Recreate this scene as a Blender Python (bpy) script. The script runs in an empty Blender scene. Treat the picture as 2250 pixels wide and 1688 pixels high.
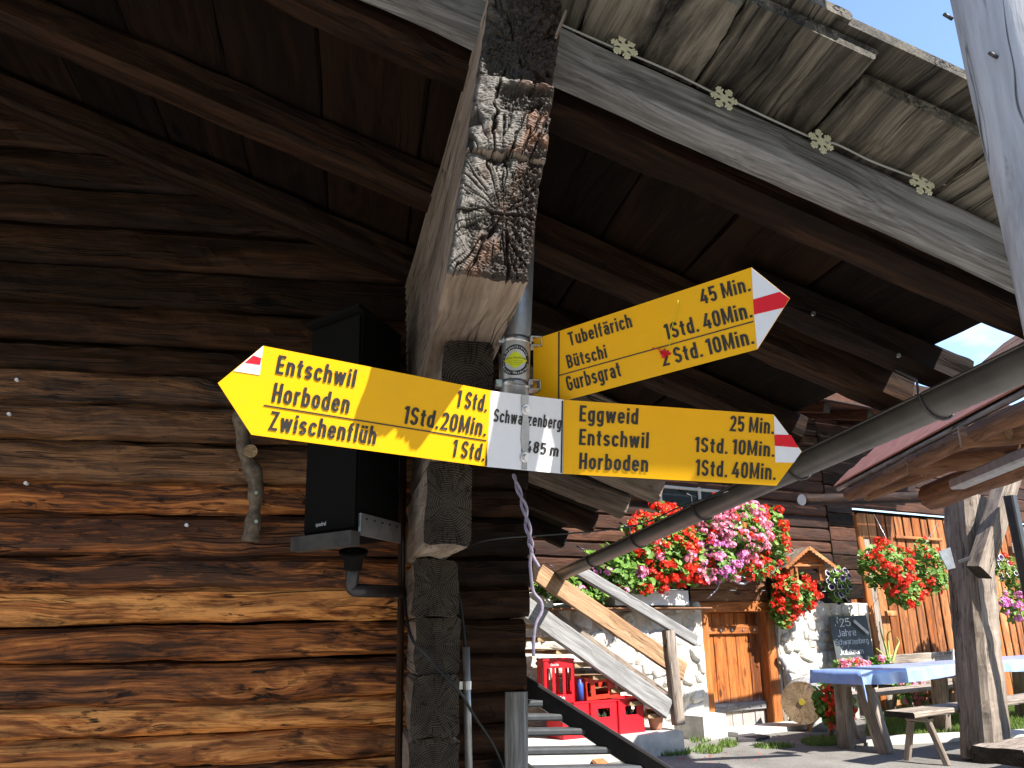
import bpy, math, random
import numpy as np
from math import sin, cos, tan, pi, radians, atan2, hypot
from mathutils import Vector, Matrix
random.seed(7); RNG = np.random.RandomState(11)
S = bpy.context.scene
COL = S.collection

# ------------------------------------------------------------------ camera
PXF, PCX, PCY = 1750.0, 1125.0, 844.0
yaw, pitch, rollc = radians(11), radians(17), radians(1)
FW = np.array([sin(yaw)*cos(pitch), cos(yaw)*cos(pitch), sin(pitch)])
_R = np.array([cos(yaw), -sin(yaw), 0.0]); _U = np.cross(_R, FW)
RT = cos(rollc)*_R - sin(rollc)*_U
UP = sin(rollc)*_R + cos(rollc)*_U
cd = bpy.data.cameras.new('camera'); cam = bpy.data.objects.new('camera', cd); COL.objects.link(cam)
cam.matrix_world = Matrix(((RT[0], UP[0], -FW[0], 0), (RT[1], UP[1], -FW[1], 0), (RT[2], UP[2], -FW[2], 0), (0, 0, 0, 1)))
cd.sensor_width = 36; cd.lens = 28; cd.clip_start = 0.05; cd.clip_end = 2000
S.camera = cam

# ------------------------------------------------------------------ sun + sky
SUN = np.array([0.9, -1.0, 1.37]); SUN /= np.linalg.norm(SUN)
sl = bpy.data.lights.new('sun', 'SUN'); sl.energy = 4.6; sl.angle = radians(0.53); sl.color = (1.0, 0.95, 0.87)
so = bpy.data.objects.new('sun', sl); COL.objects.link(so)
so.rotation_euler = Vector(SUN).to_track_quat('Z', 'Y').to_euler()
W = bpy.data.worlds.new('World'); S.world = W; W.use_nodes = True
wn, wl = W.node_tree.nodes, W.node_tree.links; wn.clear()
sky = wn.new('ShaderNodeTexSky'); sky.sky_type = 'NISHITA'; sky.sun_disc = False
sky.sun_elevation = math.asin(SUN[2]); sky.sun_rotation = atan2(SUN[0], SUN[1]); sky.altitude = 1500
sky.air_density = 1.0; sky.dust_density = 0.6; sky.ozone_density = 1.5
bg = wn.new('ShaderNodeBackground'); bg.inputs['Strength'].default_value = 0.15
tcw = wn.new('ShaderNodeTexCoord'); cn = wn.new('ShaderNodeTexNoise'); cn.inputs['Scale'].default_value = 3.2
cn.inputs['Detail'].default_value = 7; cn.inputs['Roughness'].default_value = 0.55
mp = wn.new('ShaderNodeMapping'); mp.inputs['Scale'].default_value = (1, 1, 2.2); mp.inputs['Location'].default_value = (0.35, 0.1, 0.2)
wl.new(tcw.outputs['Generated'], mp.inputs['Vector']); wl.new(mp.outputs['Vector'], cn.inputs['Vector'])
cr = wn.new('ShaderNodeValToRGB'); cr.color_ramp.elements[0].position = 0.57; cr.color_ramp.elements[1].position = 0.80
wl.new(cn.outputs['Fac'], cr.inputs['Fac'])
mx = wn.new('ShaderNodeMix'); mx.data_type = 'RGBA'; mx.inputs['B'].default_value = (5.5, 5.8, 6.2, 1)
mm = wn.new('ShaderNodeMath'); mm.operation = 'MULTIPLY'; mm.inputs[1].default_value = 0.85
wl.new(cr.outputs['Color'], mm.inputs[0]); wl.new(mm.outputs[0], mx.inputs['Factor'])
wl.new(sky.outputs['Color'], mx.inputs['A']); wl.new(mx.outputs['Result'], bg.inputs['Color'])
wo = wn.new('ShaderNodeOutputWorld'); wl.new(bg.outputs[0], wo.inputs['Surface'])
S.view_settings.view_transform = 'Standard'; S.view_settings.look = 'None'
S.view_settings.exposure = 1.55; S.view_settings.gamma = 1.0; S.view_settings.use_curve_mapping = False
S.render.engine = 'CYCLES'; S.cycles.max_bounces = 8; S.cycles.diffuse_bounces = 5

# ------------------------------------------------------------------ geometry of sight lines (used to find where things stand)
def ray(x, y): return FW + RT*(x-PCX)/PXF - UP*(y-PCY)/PXF
def onX(x, y, v): r = ray(x, y); return r*(v/r[0])
def onY(x, y, v): r = ray(x, y); return r*(v/r[1])
def onZ(x, y, v): r = ray(x, y); return r*(v/r[2])
def dep(x, y, d): return ray(x, y)*d
def onP(x, y, Q, n): r = ray(x, y); n = np.asarray(n, float); return r*(np.dot(n, Q)/np.dot(n, r))
GZ = -1.2                                                     # terrace level below the lens
FU = np.array([0.941, 0.339, 0.0]); FN = np.array([0.339, -0.941, 0.0]); FQ = np.array([4.1, 9.35, 0.0])
def fac(x, y, off=0.0): return onP(x, y, FQ+FN*off, FN)       # a point on the chalet's front, off metres before it
def fsz(s, z, off=0.0): return FQ+FU*s+FN*off+np.array([0, 0, z])
def fs(p): p = np.asarray(p); return float(np.dot(p-FQ, FU)), float(p[2])

# ------------------------------------------------------------------ object helpers
WM = {}
def link(o, parent=None, M=None):
    M = Matrix.Identity(4) if M is None else M
    COL.objects.link(o)
    if parent is not None:
        o.parent = parent; o.matrix_parent_inverse = WM[parent.name].inverted()
    o.matrix_basis = M; WM[o.name] = M
    return o
def tag(o, label=None, cat=None, group=None, kind=None):
    if label: o['label'] = label
    if cat: o['category'] = cat
    if group: o['group'] = group
    if kind: o['kind'] = kind
    return o
def thing(name, label, cat, loc=(0, 0, 0), group=None):
    o = bpy.data.objects.new(name, None); o.empty_display_size = 0.1
    link(o, None, Matrix.Translation(Vector(loc)))
    return tag(o, label, cat, group)
def mk(name, v, f, mats=(), smooth=True, fm=None):
    me = bpy.data.meshes.new(name); me.from_pydata([tuple(map(float, q)) for q in v], [], [tuple(q) for q in f])
    for m in (mats if isinstance(mats, (list, tuple)) else [mats]): me.materials.append(m)
    if fm is not None: me.polygons.foreach_set('material_index', np.asarray(fm, dtype=np.int32))
    if smooth: me.polygons.foreach_set('use_smooth', [True]*len(me.polygons))
    me.update(); return me
def ob(name, me, parent=None, M=None): return link(bpy.data.objects.new(name, me), parent, M)
def frame(P, X, Zh):
    X = Vector(X).normalized(); Zh = Vector(Zh); Y = Zh.cross(X).normalized(); Z = X.cross(Y)
    return Matrix(((X[0], Y[0], Z[0], P[0]), (X[1], Y[1], Z[1], P[1]), (X[2], Y[2], Z[2], P[2]), (0, 0, 0, 1)))
def smooth_noise(n, k, amp, rng=RNG):
    m = max(3, int(k)+3); c = rng.uniform(-1, 1, m); t = np.linspace(0, m-3.001, n); i = t.astype(int); u = t-i; u = u*u*(3-2*u)
    return amp*(c[i]*(1-u)+c[i+1]*u)
def beam_mesh(L, w, h, mats, irr=0.0, bev=0.012, nx=None, seed=None, k=6, bulge=0.0):
    """timber along +x, centred in y, z; slot 1 = end grain"""
    rng = np.random.RandomState(seed if seed is not None else RNG.randint(1 << 30))
    nx = nx or (2 if irr == 0 else int(min(90, max(6, L/0.05))))
    b = min(bev, w*0.45, h*0.45); a, c = w/2, h/2
    side = 3 if irr else 1
    prof = []
    def edge(p, q):
        for i in range(side): prof.append((p[0]+(q[0]-p[0])*i/side, p[1]+(q[1]-p[1])*i/side))
    cs = [(-a+b, -c), (a-b, -c), (a, -c+b), (a, c-b), (a-b, c), (-a+b, c), (-a, c-b), (-a, -c+b)]
    for i in range(8):
        if i % 2 == 0: edge(cs[i], cs[(i+1) % 8])
        else: prof.append(cs[i])
    prof = np.array(prof)
    if bulge:
        m = np.abs(prof[:, 1]) < c*0.98
        prof[:, 0] += np.sign(prof[:, 0])*bulge*(1-(prof[:, 1]/c)**2)*m
    n = len(prof); xs = np.linspace(0, L, nx)
    V = np.zeros((nx, n, 3)); V[:, :, 0] = xs[:, None]; V[:, :, 1:] = prof[None]
    if irr:
        nk = max(2, L*k*0.5)
        V[:, :, 1] += smooth_noise(nx, nk*0.4, irr*0.7, rng)[:, None]; V[:, :, 2] += smooth_noise(nx, nk*0.4, irr*0.7, rng)[:, None]
        for j in range(n):
            d = smooth_noise(nx, nk*2, irr, rng)+smooth_noise(nx, nk*6, irr*0.35, rng)
            nn = prof[j]/(np.linalg.norm(prof[j])+1e-9)
            V[:, j, 1] += d*nn[0]; V[:, j, 2] += d*nn[1]
    v = V.reshape(-1, 3); f = []; fm = []
    for i in range(nx-1):
        for j in range(n):
            j2 = (j+1) % n; f.append((i*n+j, (i+1)*n+j, (i+1)*n+j2, i*n+j2)); fm.append(0)
    f.append(tuple(range(n))); fm.append(1); f.append(tuple((nx-1)*n+j for j in reversed(range(n)))); fm.append(1)
    mats = list(mats) if isinstance(mats, (list, tuple)) else [mats, mats]
    if len(mats) == 1: mats = mats*2
    me = mk('timber', v, f, mats, False, fm)
    return me
def beam(name, P0, P1, w, h, mats, parent=None, up=(0, 0, 1), **kw):
    P0, P1 = Vector(P0), Vector(P1); L = (P1-P0).length
    return ob(name, beam_mesh(L, w, h, mats, **kw), parent, frame(P0, P1-P0, up))
def log_mesh(L, r0, r1, mats, irr=0.01, n=14, nx=None, seed=None):
    rng = np.random.RandomState(seed if seed is not None else RNG.randint(1 << 30))
    nx = nx or int(min(60, max(3, L/0.07))); xs = np.linspace(0, L, nx); V = []
    bx, by = smooth_noise(nx, L*1.5, irr*1.5, rng), smooth_noise(nx, L*1.5, irr*1.5, rng)
    dn = [smooth_noise(nx, L*5, irr, rng) for _ in range(n)]
    for i in range(nx):
        r = r0+(r1-r0)*i/(nx-1)
        for j in range(n):
            a = 2*pi*j/n; rr = r+dn[j][i]; V.append((xs[i], cos(a)*rr+bx[i], sin(a)*rr+by[i]))
    f = []; fm = []
    for i in range(nx-1):
        for j in range(n):
            j2 = (j+1) % n; f.append((i*n+j, i*n+j2, (i+1)*n+j2, (i+1)*n+j)); fm.append(0)
    f.append(tuple(reversed(range(n)))); fm.append(1); f.append(tuple((nx-1)*n+j for j in range(n))); fm.append(1)
    me = mk('log', V, f, mats if isinstance(mats, (list, tuple)) else [mats, mats], True, fm)
    for p in me.polygons[-2:]: p.use_smooth = False
    return me
def log(name, P0, P1, r0, r1, mats, parent=None, **kw):
    P0, P1 = Vector(P0), Vector(P1); d = P1-P0
    return ob(name, log_mesh(d.length, r0, r1, mats, **kw), parent, frame(P0, d, (0, 0, 1) if abs(d.normalized().z) < 0.9 else (0, 1, 0)))
def tube_geo(pts, r, n=8, closed=False):
    pts = [Vector(p) for p in pts]; V = []; F = []; m = len(pts); rr = r if hasattr(r, '__len__') else [r]*m
    t0 = (pts[1]-pts[0]).normalized(); u = t0.orthogonal().normalized()
    for i in range(m):
        t = ((pts[min(i+1, m-1)])-(pts[max(i-1, 0)])).normalized(); u = (u-t*u.dot(t)).normalized(); w = t.cross(u)
        for j in range(n): a = 2*pi*j/n; V.append(pts[i]+(u*cos(a)+w*sin(a))*rr[i])
    for i in range(m-1):
        for j in range(n): j2 = (j+1) % n; F.append((i*n+j, i*n+j2, (i+1)*n+j2, (i+1)*n+j))
    F.append(tuple(reversed(range(n)))); F.append(tuple((m-1)*n+j for j in range(n)))
    return V, F
def tube(name, pts, r, mat, parent=None, n=8):
    c = Vector(pts[0]); v, f = tube_geo([Vector(p)-c for p in pts], r, n)
    return ob(name, mk(name, v, f, mat), parent, Matrix.Translation(c))
def spline(pts, k=8):
    P = [Vector(p) for p in pts]; P = [P[0]*2-P[1]]+P+[P[-1]*2-P[-2]]; o = []
    for i in range(1, len(P)-2):
        for j in range(k):
            t = j/k; o.append(0.5*((2*P[i])+(P[i+1]-P[i-1])*t+(2*P[i-1]-5*P[i]+4*P[i+1]-P[i+2])*t*t+(3*P[i]-P[i-1]-3*P[i+1]+P[i+2])*t**3))
    o.append(P[-2]); return o
def prism(name, poly, N, th, mat, parent=None, smooth=False):
    """a flat polygon of world points given thickness th along N (centred on its first corner)"""
    c = Vector(poly[0]); N = Vector(N).normalized(); a = [Vector(p)-c for p in poly]; b = [p-N*th for p in a]; n = len(a)
    F = [tuple(range(n)), tuple(reversed(range(n, 2*n)))]+[(i, i+n, (i+1) % n+n, (i+1) % n) for i in range(n)]
    nn = (a[1]-a[0]).cross(a[2]-a[1])
    if nn.dot(N) < 0: F = [tuple(reversed(q)) for q in F]
    return ob(name, mk(name, a+b, F, mat, smooth), parent, Matrix.Translation(c))
def box_geo(x0, y0, z0, x1, y1, z1):
    v = [(x, y, z) for x in (x0, x1) for y in (y0, y1) for z in (z0, z1)]
    return v, [(0, 1, 3, 2), (4, 6, 7, 5), (0, 4, 5, 1), (2, 3, 7, 6), (0, 2, 6, 4), (1, 5, 7, 3)]
class MB:
    def __init__(s): s.v = []; s.f = []; s.m = []
    def add(s, g, mi=0):
        b = len(s.v); s.v += [tuple(q) for q in g[0]]; s.f += [tuple(i+b for i in q) for q in g[1]]; s.m += [mi]*len(g[1])
    def box(s, *a, mi=0): s.add(box_geo(*a), mi)
    def build(s, name, mats, parent=None, M=None, smooth=False): return ob(name, mk(name, s.v, s.f, mats, smooth, s.m), parent, M)

# ------------------------------------------------------------------ materials
class G:
    def __init__(s, name):
        s.m = bpy.data.materials.new(name); s.m.use_nodes = True; s.t = s.m.node_tree; s.t.nodes.clear()
        s.o = s.n('ShaderNodeOutputMaterial'); s.b = s.n('ShaderNodeBsdfPrincipled'); s.l(s.b.outputs[0], s.o.inputs[0])
    def n(s, t, **k):
        x = s.t.nodes.new(t)
        for a, b in k.items(): setattr(x, a, b)
        return x
    def l(s, a, b): s.t.links.new(a, b)
    def put(s, i, v):
        if hasattr(v, 'is_output') or hasattr(v, 'links'): s.l(v, i)
        else: i.default_value = v
    def vm(s, op, a, b=None, sc=None):
        x = s.n('ShaderNodeVectorMath', operation=op); s.put(x.inputs[0], a)
        if b is not None: s.put(x.inputs[1], b)
        if sc is not None: s.put(x.inputs['Scale'], sc)
        return x.outputs['Value'] if op in ('LENGTH', 'DISTANCE') else x.outputs[0]
    def ma(s, op, a, b=0.0, c=None):
        x = s.n('ShaderNodeMath', operation=op); s.put(x.inputs[0], a); s.put(x.inputs[1], b)
        if c is not None: s.put(x.inputs[2], c)
        return x.outputs[0]
    def noise(s, v, sc=1.0, det=4, ro=0.55, dist=0.0):
        x = s.n('ShaderNodeTexNoise'); s.put(x.inputs['Vector'], v); x.inputs['Scale'].default_value = sc
        x.inputs['Detail'].default_value = det; x.inputs['Roughness'].default_value = ro; x.inputs['Distortion'].default_value = dist
        return x.outputs['Fac']
    def rng(s, v, a, b, c=0.0, d=1.0, sm=False):
        x = s.n('ShaderNodeMapRange'); x.interpolation_type = 'SMOOTHSTEP' if sm else 'LINEAR'
        s.put(x.inputs[0], v); x.inputs[1].default_value = a; x.inputs[2].default_value = b; x.inputs[3].default_value = c; x.inputs[4].default_value = d
        return x.outputs[0]
    def mix(s, f, a, b):
        x = s.n('ShaderNodeMix', data_type='RGBA'); s.put(x.inputs['Factor'], f)
        for i, v in (('A', a), ('B', b)): s.put(x.inputs[i], v if not isinstance(v, tuple) else (*v[:3], 1))
        return x.outputs['Result']
    def ramp(s, f, stops):
        x = s.n('ShaderNodeValToRGB'); e = x.color_ramp.elements
        while len(e) < len(stops): e.new(0.5)
        for q, (p, c) in zip(e, stops): q.position = p; q.color = (*c, 1)
        s.put(x.inputs[0], f); return x.outputs[0]
    def coords(s):
        tc = s.n('ShaderNodeTexCoord').outputs['Object']; r = s.n('ShaderNodeObjectInfo').outputs['Random']
        return s.vm('ADD', tc, s.vm('SCALE', (37.0, 91.0, 53.0), sc=r)), tc, r
    def bump(s, h, st=0.4, d=0.01):
        x = s.n('ShaderNodeBump'); x.inputs['Strength'].default_value = st; x.inputs['Distance'].default_value = d; s.l(h, x.inputs['Height'])
        s.l(x.outputs[0], s.b.inputs['Normal'])
    def fin(s, col, rough=0.7, spec=0.3, metal=0.0):
        s.put(s.b.inputs['Base Color'], (*col, 1) if isinstance(col, tuple) else col); s.put(s.b.inputs['Roughness'], rough)
        s.b.inputs['Specular IOR Level'].default_value = spec; s.b.inputs['Metallic'].default_value = metal
        return s.m
def plain(name, col, rough=0.6, metal=0.0, var=0.15, sc=6.0, spec=0.35, bump=0.0):
    g = G(name); v, tc, r = g.coords(); n = g.noise(v, sc, 5, 0.6)
    d = tuple(c*(1-var) for c in col); l = tuple(min(1, c*(1+var)) for c in col)
    if bump: g.bump(n, bump, 0.005)
    return g.fin(g.mix(g.rng(n, 0.3, 0.7), d, l), rough, spec, metal)
def wood(name, dark, mid, light, stain=(0.012, 0.008, 0.006), st=0.5, gl=1.3, gy=24.0, crack=0.6, knots=0.8, pits=0.4, grey=None, gr=0.0, bump=0.6, rough=0.75, spec=0.25, tone=0.35, kx=1.9, ky=5.0, shift=0.0, kwarp=2.5, con=0.18, pt=0.60, wear=None, ss=1.0):
    g = G(name); v, tc, r = g.coords()
    wv = g.n('ShaderNodeTexNoise'); g.l(v, wv.inputs['Vector']); wv.inputs['Scale'].default_value = 1.6; wv.inputs['Detail'].default_value = 2
    warp = g.vm('SCALE', g.vm('SUBTRACT', wv.outputs['Color'], (0.5, 0.5, 0.5)), sc=0.09)
    v2 = g.vm('ADD', v, g.vm('MULTIPLY', warp, (0.0, 1.0, 1.0)))
    vo = g.n('ShaderNodeTexVoronoi'); g.l(g.vm('MULTIPLY', v2, (kx, ky, ky)), vo.inputs['Vector']); vo.inputs['Scale'].default_value = 1.0
    gate = g.rng(g.vm('LENGTH', vo.outputs['Color']), 0.75, 0.95)
    kw = g.ma('MULTIPLY', g.rng(vo.outputs['Distance'], 0.0, 0.55, 1, 0, True), gate)
    core = g.ma('MULTIPLY', g.rng(vo.outputs['Distance'], 0.07, 0.15, 1, 0, True), gate)
    core = g.ma('MULTIPLY', core, knots)
    gc = g.vm('ADD', g.vm('MULTIPLY', v2, (gl, gy, gy)), g.vm('SCALE', (0, 0, 1.0), sc=g.ma('MULTIPLY', kw, kwarp)))
    fib = g.noise(gc, 1.0, 6, 0.62); fine = g.noise(g.vm('MULTIPLY', v2, (gl*3, gy*5, gy*5)), 1.0, 3, 0.6)
    mixf = g.ma('ADD', g.ma('MULTIPLY', fib, 0.68), g.ma('MULTIPLY', fine, 0.32))
    mixf = g.ma('ADD', mixf, g.ma('MULTIPLY', g.ma('SUBTRACT', r, 0.5), tone*0.4))
    mixf = g.ma('ADD', mixf, shift)
    col = g.ramp(mixf, [(0.5-con, dark), (0.5, mid), (0.5+con, light)])
    if wear is not None:
        sx_ = g.n('ShaderNodeSeparateXYZ'); g.l(tc, sx_.inputs[0]); wf = g.rng(g.ma('ADD', sx_.outputs[0], g.ma('MULTIPLY', g.ma('SUBTRACT', fine, 0.5), 0.25)), wear[0]-0.05, wear[0]+0.05, 1, 0); col = g.mix(g.ma('MULTIPLY', wf, 0.85), col, g.mix(fine, tuple(c*0.6 for c in wear[1]), wear[1]))
    if grey is not None:
        gn = g.noise(g.vm('MULTIPLY', v2, (0.7, 5, 5)), 1.0, 4, 0.6)
        col = g.mix(g.ma('MULTIPLY', g.rng(gn, 0.40, 0.62), gr), col, g.mix(g.rng(fine, 0.3, 0.7), tuple(c*0.6 for c in grey), grey))
    sn = g.noise(g.vm('MULTIPLY', v2, (1.5*ss, 7.5*ss, 7.5*ss)), 1.0, 7, 0.7, 0.3)
    col = g.mix(g.ma('MULTIPLY', g.rng(sn, 0.50, 0.66), st), col, stain)
    pn = g.noise(g.vm('MULTIPLY', v2, (10, 42, 42)), 1.0, 4, 0.6, 0.4); pm = g.ma('MULTIPLY', g.rng(pn, pt, pt+0.07), pits)
    pg = g.rng(g.noise(v2, 5.0, 3), 0.42, 0.62); pm = g.ma('MULTIPLY', pm, pg)
    cn = g.noise(g.vm('MULTIPLY', v2, (0.55, 17, 17)), 1.0, 3, 0.5); ck = g.ma('MULTIPLY', g.rng(g.ma('ABSOLUTE', g.ma('SUBTRACT', cn, 0.5)), 0.0, 0.016, 1, 0), crack)
    ck = g.ma('MULTIPLY', ck, g.rng(g.noise(g.vm('MULTIPLY', v2, (1.5, 6, 6)), 1.0, 2), 0.45, 0.6))
    col = g.mix(core, col, tuple(c*0.45 for c in dark)); col = g.mix(pm, col, stain); col = g.mix(ck, col, tuple(c*0.3 for c in stain))
    h = g.ma('ADD', g.ma('MULTIPLY', mixf, 0.8), g.ma('MULTIPLY', core, 0.25)); h = g.ma('SUBTRACT', h, g.ma('MULTIPLY', ck, 0.9)); h = g.ma('SUBTRACT', h, g.ma('MULTIPLY', pm, 0.5))
    h = g.ma('ADD', h, g.ma('MULTIPLY', sn, -0.5))
    g.bump(h, bump, 0.012)
    return g.fin(col, rough, spec)
def endgrain(name, dark, mid, light, sc=1.0):
    g = G(name); v, tc, r = g.coords()
    p = g.vm('MULTIPLY', tc, (0, 1, 1)); wn_ = g.n('ShaderNodeTexNoise'); g.l(v, wn_.inputs['Vector']); wn_.inputs['Scale'].default_value = 14
    p = g.vm('ADD', p, g.vm('SCALE', g.vm('SUBTRACT', wn_.outputs['Color'], (0.5, 0.5, 0.5)), sc=0.02)); p = g.vm('MULTIPLY', p, (0, 1, 1))
    d = g.vm('LENGTH', p); ring = g.ma('MULTIPLY', g.ma('ADD', g.ma('SINE', g.ma('MULTIPLY', d, 900.0/sc)), 1.0), 0.5)
    dirv = g.vm('NORMALIZE', p); cn = g.noise(g.vm('ADD', g.vm('MULTIPLY', dirv, (0, 4, 4)), g.vm('SCALE', (5.0, 0, 0), sc=g.ma('ADD', r, g.ma('MULTIPLY', d, 1.2)))), 1.0, 3, 0.6)
    ck = g.rng(g.ma('ABSOLUTE', g.ma('SUBTRACT', cn, 0.5)), 0.0, 0.018, 1, 0)
    bl = g.noise(v, 11.0, 5, 0.6)
    f = g.ma('ADD', g.ma('MULTIPLY', ring, 0.35), g.ma('MULTIPLY', bl, 0.65))
    col = g.ramp(f, [(0.3, dark), (0.52, mid), (0.75, light)]); col = g.mix(g.ma('MULTIPLY', ck, 0.85), col, tuple(c*0.12 for c in dark))
    g.bump(g.ma('SUBTRACT', g.ma('MULTIPLY', f, 0.5), ck), 0.7, 0.01)
    return g.fin(col, 0.85, 0.15)
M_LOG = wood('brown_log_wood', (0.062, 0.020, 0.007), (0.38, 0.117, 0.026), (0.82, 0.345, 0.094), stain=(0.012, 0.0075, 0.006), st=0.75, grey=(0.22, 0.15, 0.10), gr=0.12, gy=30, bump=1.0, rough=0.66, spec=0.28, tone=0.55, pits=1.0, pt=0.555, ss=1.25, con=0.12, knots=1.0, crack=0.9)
M_LOGD = wood('dark_brown_and_shaded_log_wood', (0.006, 0.0035, 0.002), (0.022, 0.010, 0.005), (0.060, 0.027, 0.012), stain=(0.004, 0.003, 0.0025), st=0.7, bump=0.8, rough=0.65, spec=0.12, tone=0.5, pits=0.3, knots=1.0)
M_LOGM = wood('half_shaded_log_wood', (0.022, 0.0095, 0.0045), (0.12, 0.050, 0.018), (0.31, 0.14, 0.052), stain=(0.006, 0.0045, 0.004), st=0.85, gy=30, con=0.14, pt=0.58, bump=0.9, rough=0.55, spec=0.35, tone=0.5, pits=0.7, knots=1.0)  # darker copy of the log wood, with eave shade put into its colour
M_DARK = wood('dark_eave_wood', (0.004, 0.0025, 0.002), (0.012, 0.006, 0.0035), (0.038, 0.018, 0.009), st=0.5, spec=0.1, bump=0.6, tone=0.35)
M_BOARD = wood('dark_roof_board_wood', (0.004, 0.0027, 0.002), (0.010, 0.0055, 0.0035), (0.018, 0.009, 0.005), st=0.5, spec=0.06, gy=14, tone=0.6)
M_VERGE = wood('weathered_verge_wood', (0.030, 0.026, 0.020), (0.090, 0.078, 0.059), (0.19, 0.168, 0.132), stain=(0.008, 0.0065, 0.005), st=1.0, gl=0.8, gy=34, ss=0.6, knots=0.15, kwarp=0.4, con=0.13, tone=0.45, crack=1.0)
M_BEAM = wood('grey_brown_beam_wood', (0.070, 0.051, 0.037), (0.185, 0.142, 0.107), (0.32, 0.257, 0.20), st=0.30, crack=1.0, gy=20, bump=0.7, knots=0.3)
M_SILVER = wood('silver_grey_wood', (0.045, 0.043, 0.040), (0.12, 0.115, 0.11), (0.25, 0.245, 0.24), stain=(0.035, 0.029, 0.022), st=0.45, gy=34, knots=0.35, kwarp=0.8, con=0.14, bump=0.5)
M_SILV2 = wood('sun_bleached_wood', (0.12, 0.115, 0.11), (0.235, 0.23, 0.225), (0.36, 0.355, 0.35), stain=(0.10, 0.09, 0.08), st=0.3, gy=24, knots=0.3, kwarp=0.6, bump=0.4)
M_POST = wood('pale_post_wood', (0.22, 0.22, 0.235), (0.36, 0.37, 0.40), (0.48, 0.49, 0.525), stain=(0.10, 0.095, 0.095), st=0.5, gy=18, knots=0.25, crack=1.0, bump=0.4)
M_ORANGE = wood('orange_plank_wood', (0.11, 0.032, 0.008), (0.29, 0.088, 0.020), (0.46, 0.165, 0.042), stain=(0.07, 0.025, 0.01), st=0.35, gy=16, knots=0.8, bump=0.35, tone=0.5)
M_TAN = wood('tan_slat_wood', (0.15, 0.050, 0.016), (0.36, 0.138, 0.046), (0.56, 0.28, 0.115), stain=(0.10, 0.045, 0.02), st=0.3, gy=14, tone=0.6, bump=0.35)
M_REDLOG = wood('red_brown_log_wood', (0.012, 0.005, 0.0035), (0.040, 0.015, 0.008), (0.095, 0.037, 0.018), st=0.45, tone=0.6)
M_PORCH = wood('porch_log_wood', (0.07, 0.032, 0.016), (0.18, 0.082, 0.040), (0.31, 0.165, 0.09), st=0.35, tone=0.3)
M_GREYW = wood('grey_post_wood', (0.115, 0.088, 0.068), (0.26, 0.212, 0.172), (0.41, 0.35, 0.30), st=0.35, crack=1.0, gy=14, tone=0.3)
M_RAIL = wood('brown_rail_wood', (0.13, 0.075, 0.040), (0.27, 0.155, 0.080), (0.42, 0.27, 0.155), st=0.25, gy=22)
M_DOOR = wood('door_plank_wood', (0.11, 0.030, 0.007), (0.29, 0.084, 0.017), (0.45, 0.155, 0.036), stain=(0.06, 0.02, 0.008), st=0.35, gy=18, knots=0.9, bump=0.35, tone=0.55, con=0.15, wear=(0.26, (0.52, 0.50, 0.47)))
M_END = endgrain('end_grain_wood', (0.016, 0.012, 0.009), (0.042, 0.033, 0.025), (0.085, 0.068, 0.052))
M_ENDL = endgrain('pale_end_grain', (0.20, 0.12, 0.06), (0.40, 0.27, 0.15), (0.58, 0.44, 0.28))
M_STEEL = plain('galvanised_steel', (0.36, 0.37, 0.38), 0.42, 0.75, 0.22, 18, 0.5, 0.1)
M_ZINC = plain('clamp_steel', (0.60, 0.60, 0.60), 0.3, 0.9, 0.15, 30)
M_GUT = plain('dull_copper_gutter', (0.105, 0.098, 0.092), 0.42, 0.45, 0.25, 5, 0.5)
M_BLACK = plain('black_rubber', (0.012, 0.012, 0.012), 0.6)
M_SPK = plain('black_speaker_cloth', (0.007, 0.0065, 0.006), 0.85, 0, 0.2, 120, 0.1)
M_SPKG = plain('dusty_speaker_plastic', (0.055, 0.052, 0.048), 0.65, 0, 0.4, 14, 0.3, 0.2)
def enamel(name, col, dirt=0.25):
    g = G(name); v, tc, r = g.coords(); n = g.noise(v, 9, 6, 0.65); n2 = g.noise(g.vm('MULTIPLY', v, (90, 90, 90)), 1.0, 3)
    c = g.mix(g.ma('MULTIPLY', g.rng(n, 0.45, 0.75), dirt), col, tuple(q*0.72+0.02 for q in col))
    c = g.mix(g.ma('MULTIPLY', g.rng(n2, 0.72, 0.76), 0.5), c, (0.35, 0.32, 0.26))
    g.bump(n, 0.05, 0.004); return g.fin(c, g.rng(n, 0.3, 0.7, 0.38, 0.55), 0.22)
M_YEL = enamel('yellow_enamel', (0.82, 0.42, 0.002)); M_WHT = enamel('white_enamel', (0.74, 0.75, 0.78), 0.3); M_RED = enamel('red_enamel', (0.66, 0.012, 0.025), 0.3)
def ink(name, col):
    g = G(name); v, tc, r = g.coords(); n = g.noise(v, 160, 3, 0.7); n2 = g.noise(v, 14, 3)
    return g.fin(g.mix(g.ma('MULTIPLY', g.rng(n, 0.55, 0.66), g.rng(n2, 0.35, 0.7)), col, tuple(q+0.10 for q in col)), 0.55, 0.35)
M_INK = ink('worn_black_print', (0.022, 0.020, 0.018)); M_INKW = plain('white_print', (0.75, 0.75, 0.75), 0.6, var=0.05)
M_LIME = plain('yellow_green_foil', (0.62, 0.66, 0.02), 0.4, var=0.06); M_FOIL = plain('silver_foil', (0.55, 0.56, 0.57), 0.35, 0.3, 0.08)
M_CORD = plain('mauve_cord', (0.22, 0.19, 0.24), 0.85, 0, 0.3, 80, 0.1, 0.5)
M_FLAKE = plain('cream_plastic', (0.62, 0.60, 0.42), 0.5, 0, 0.08, 20)
M_TWINE = plain('grey_twine', (0.30, 0.30, 0.27), 0.8)
M_BARK = plain('brown_bark', (0.15, 0.115, 0.085), 0.85, 0, 0.5, 35, 0.2, 0.8)
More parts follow.
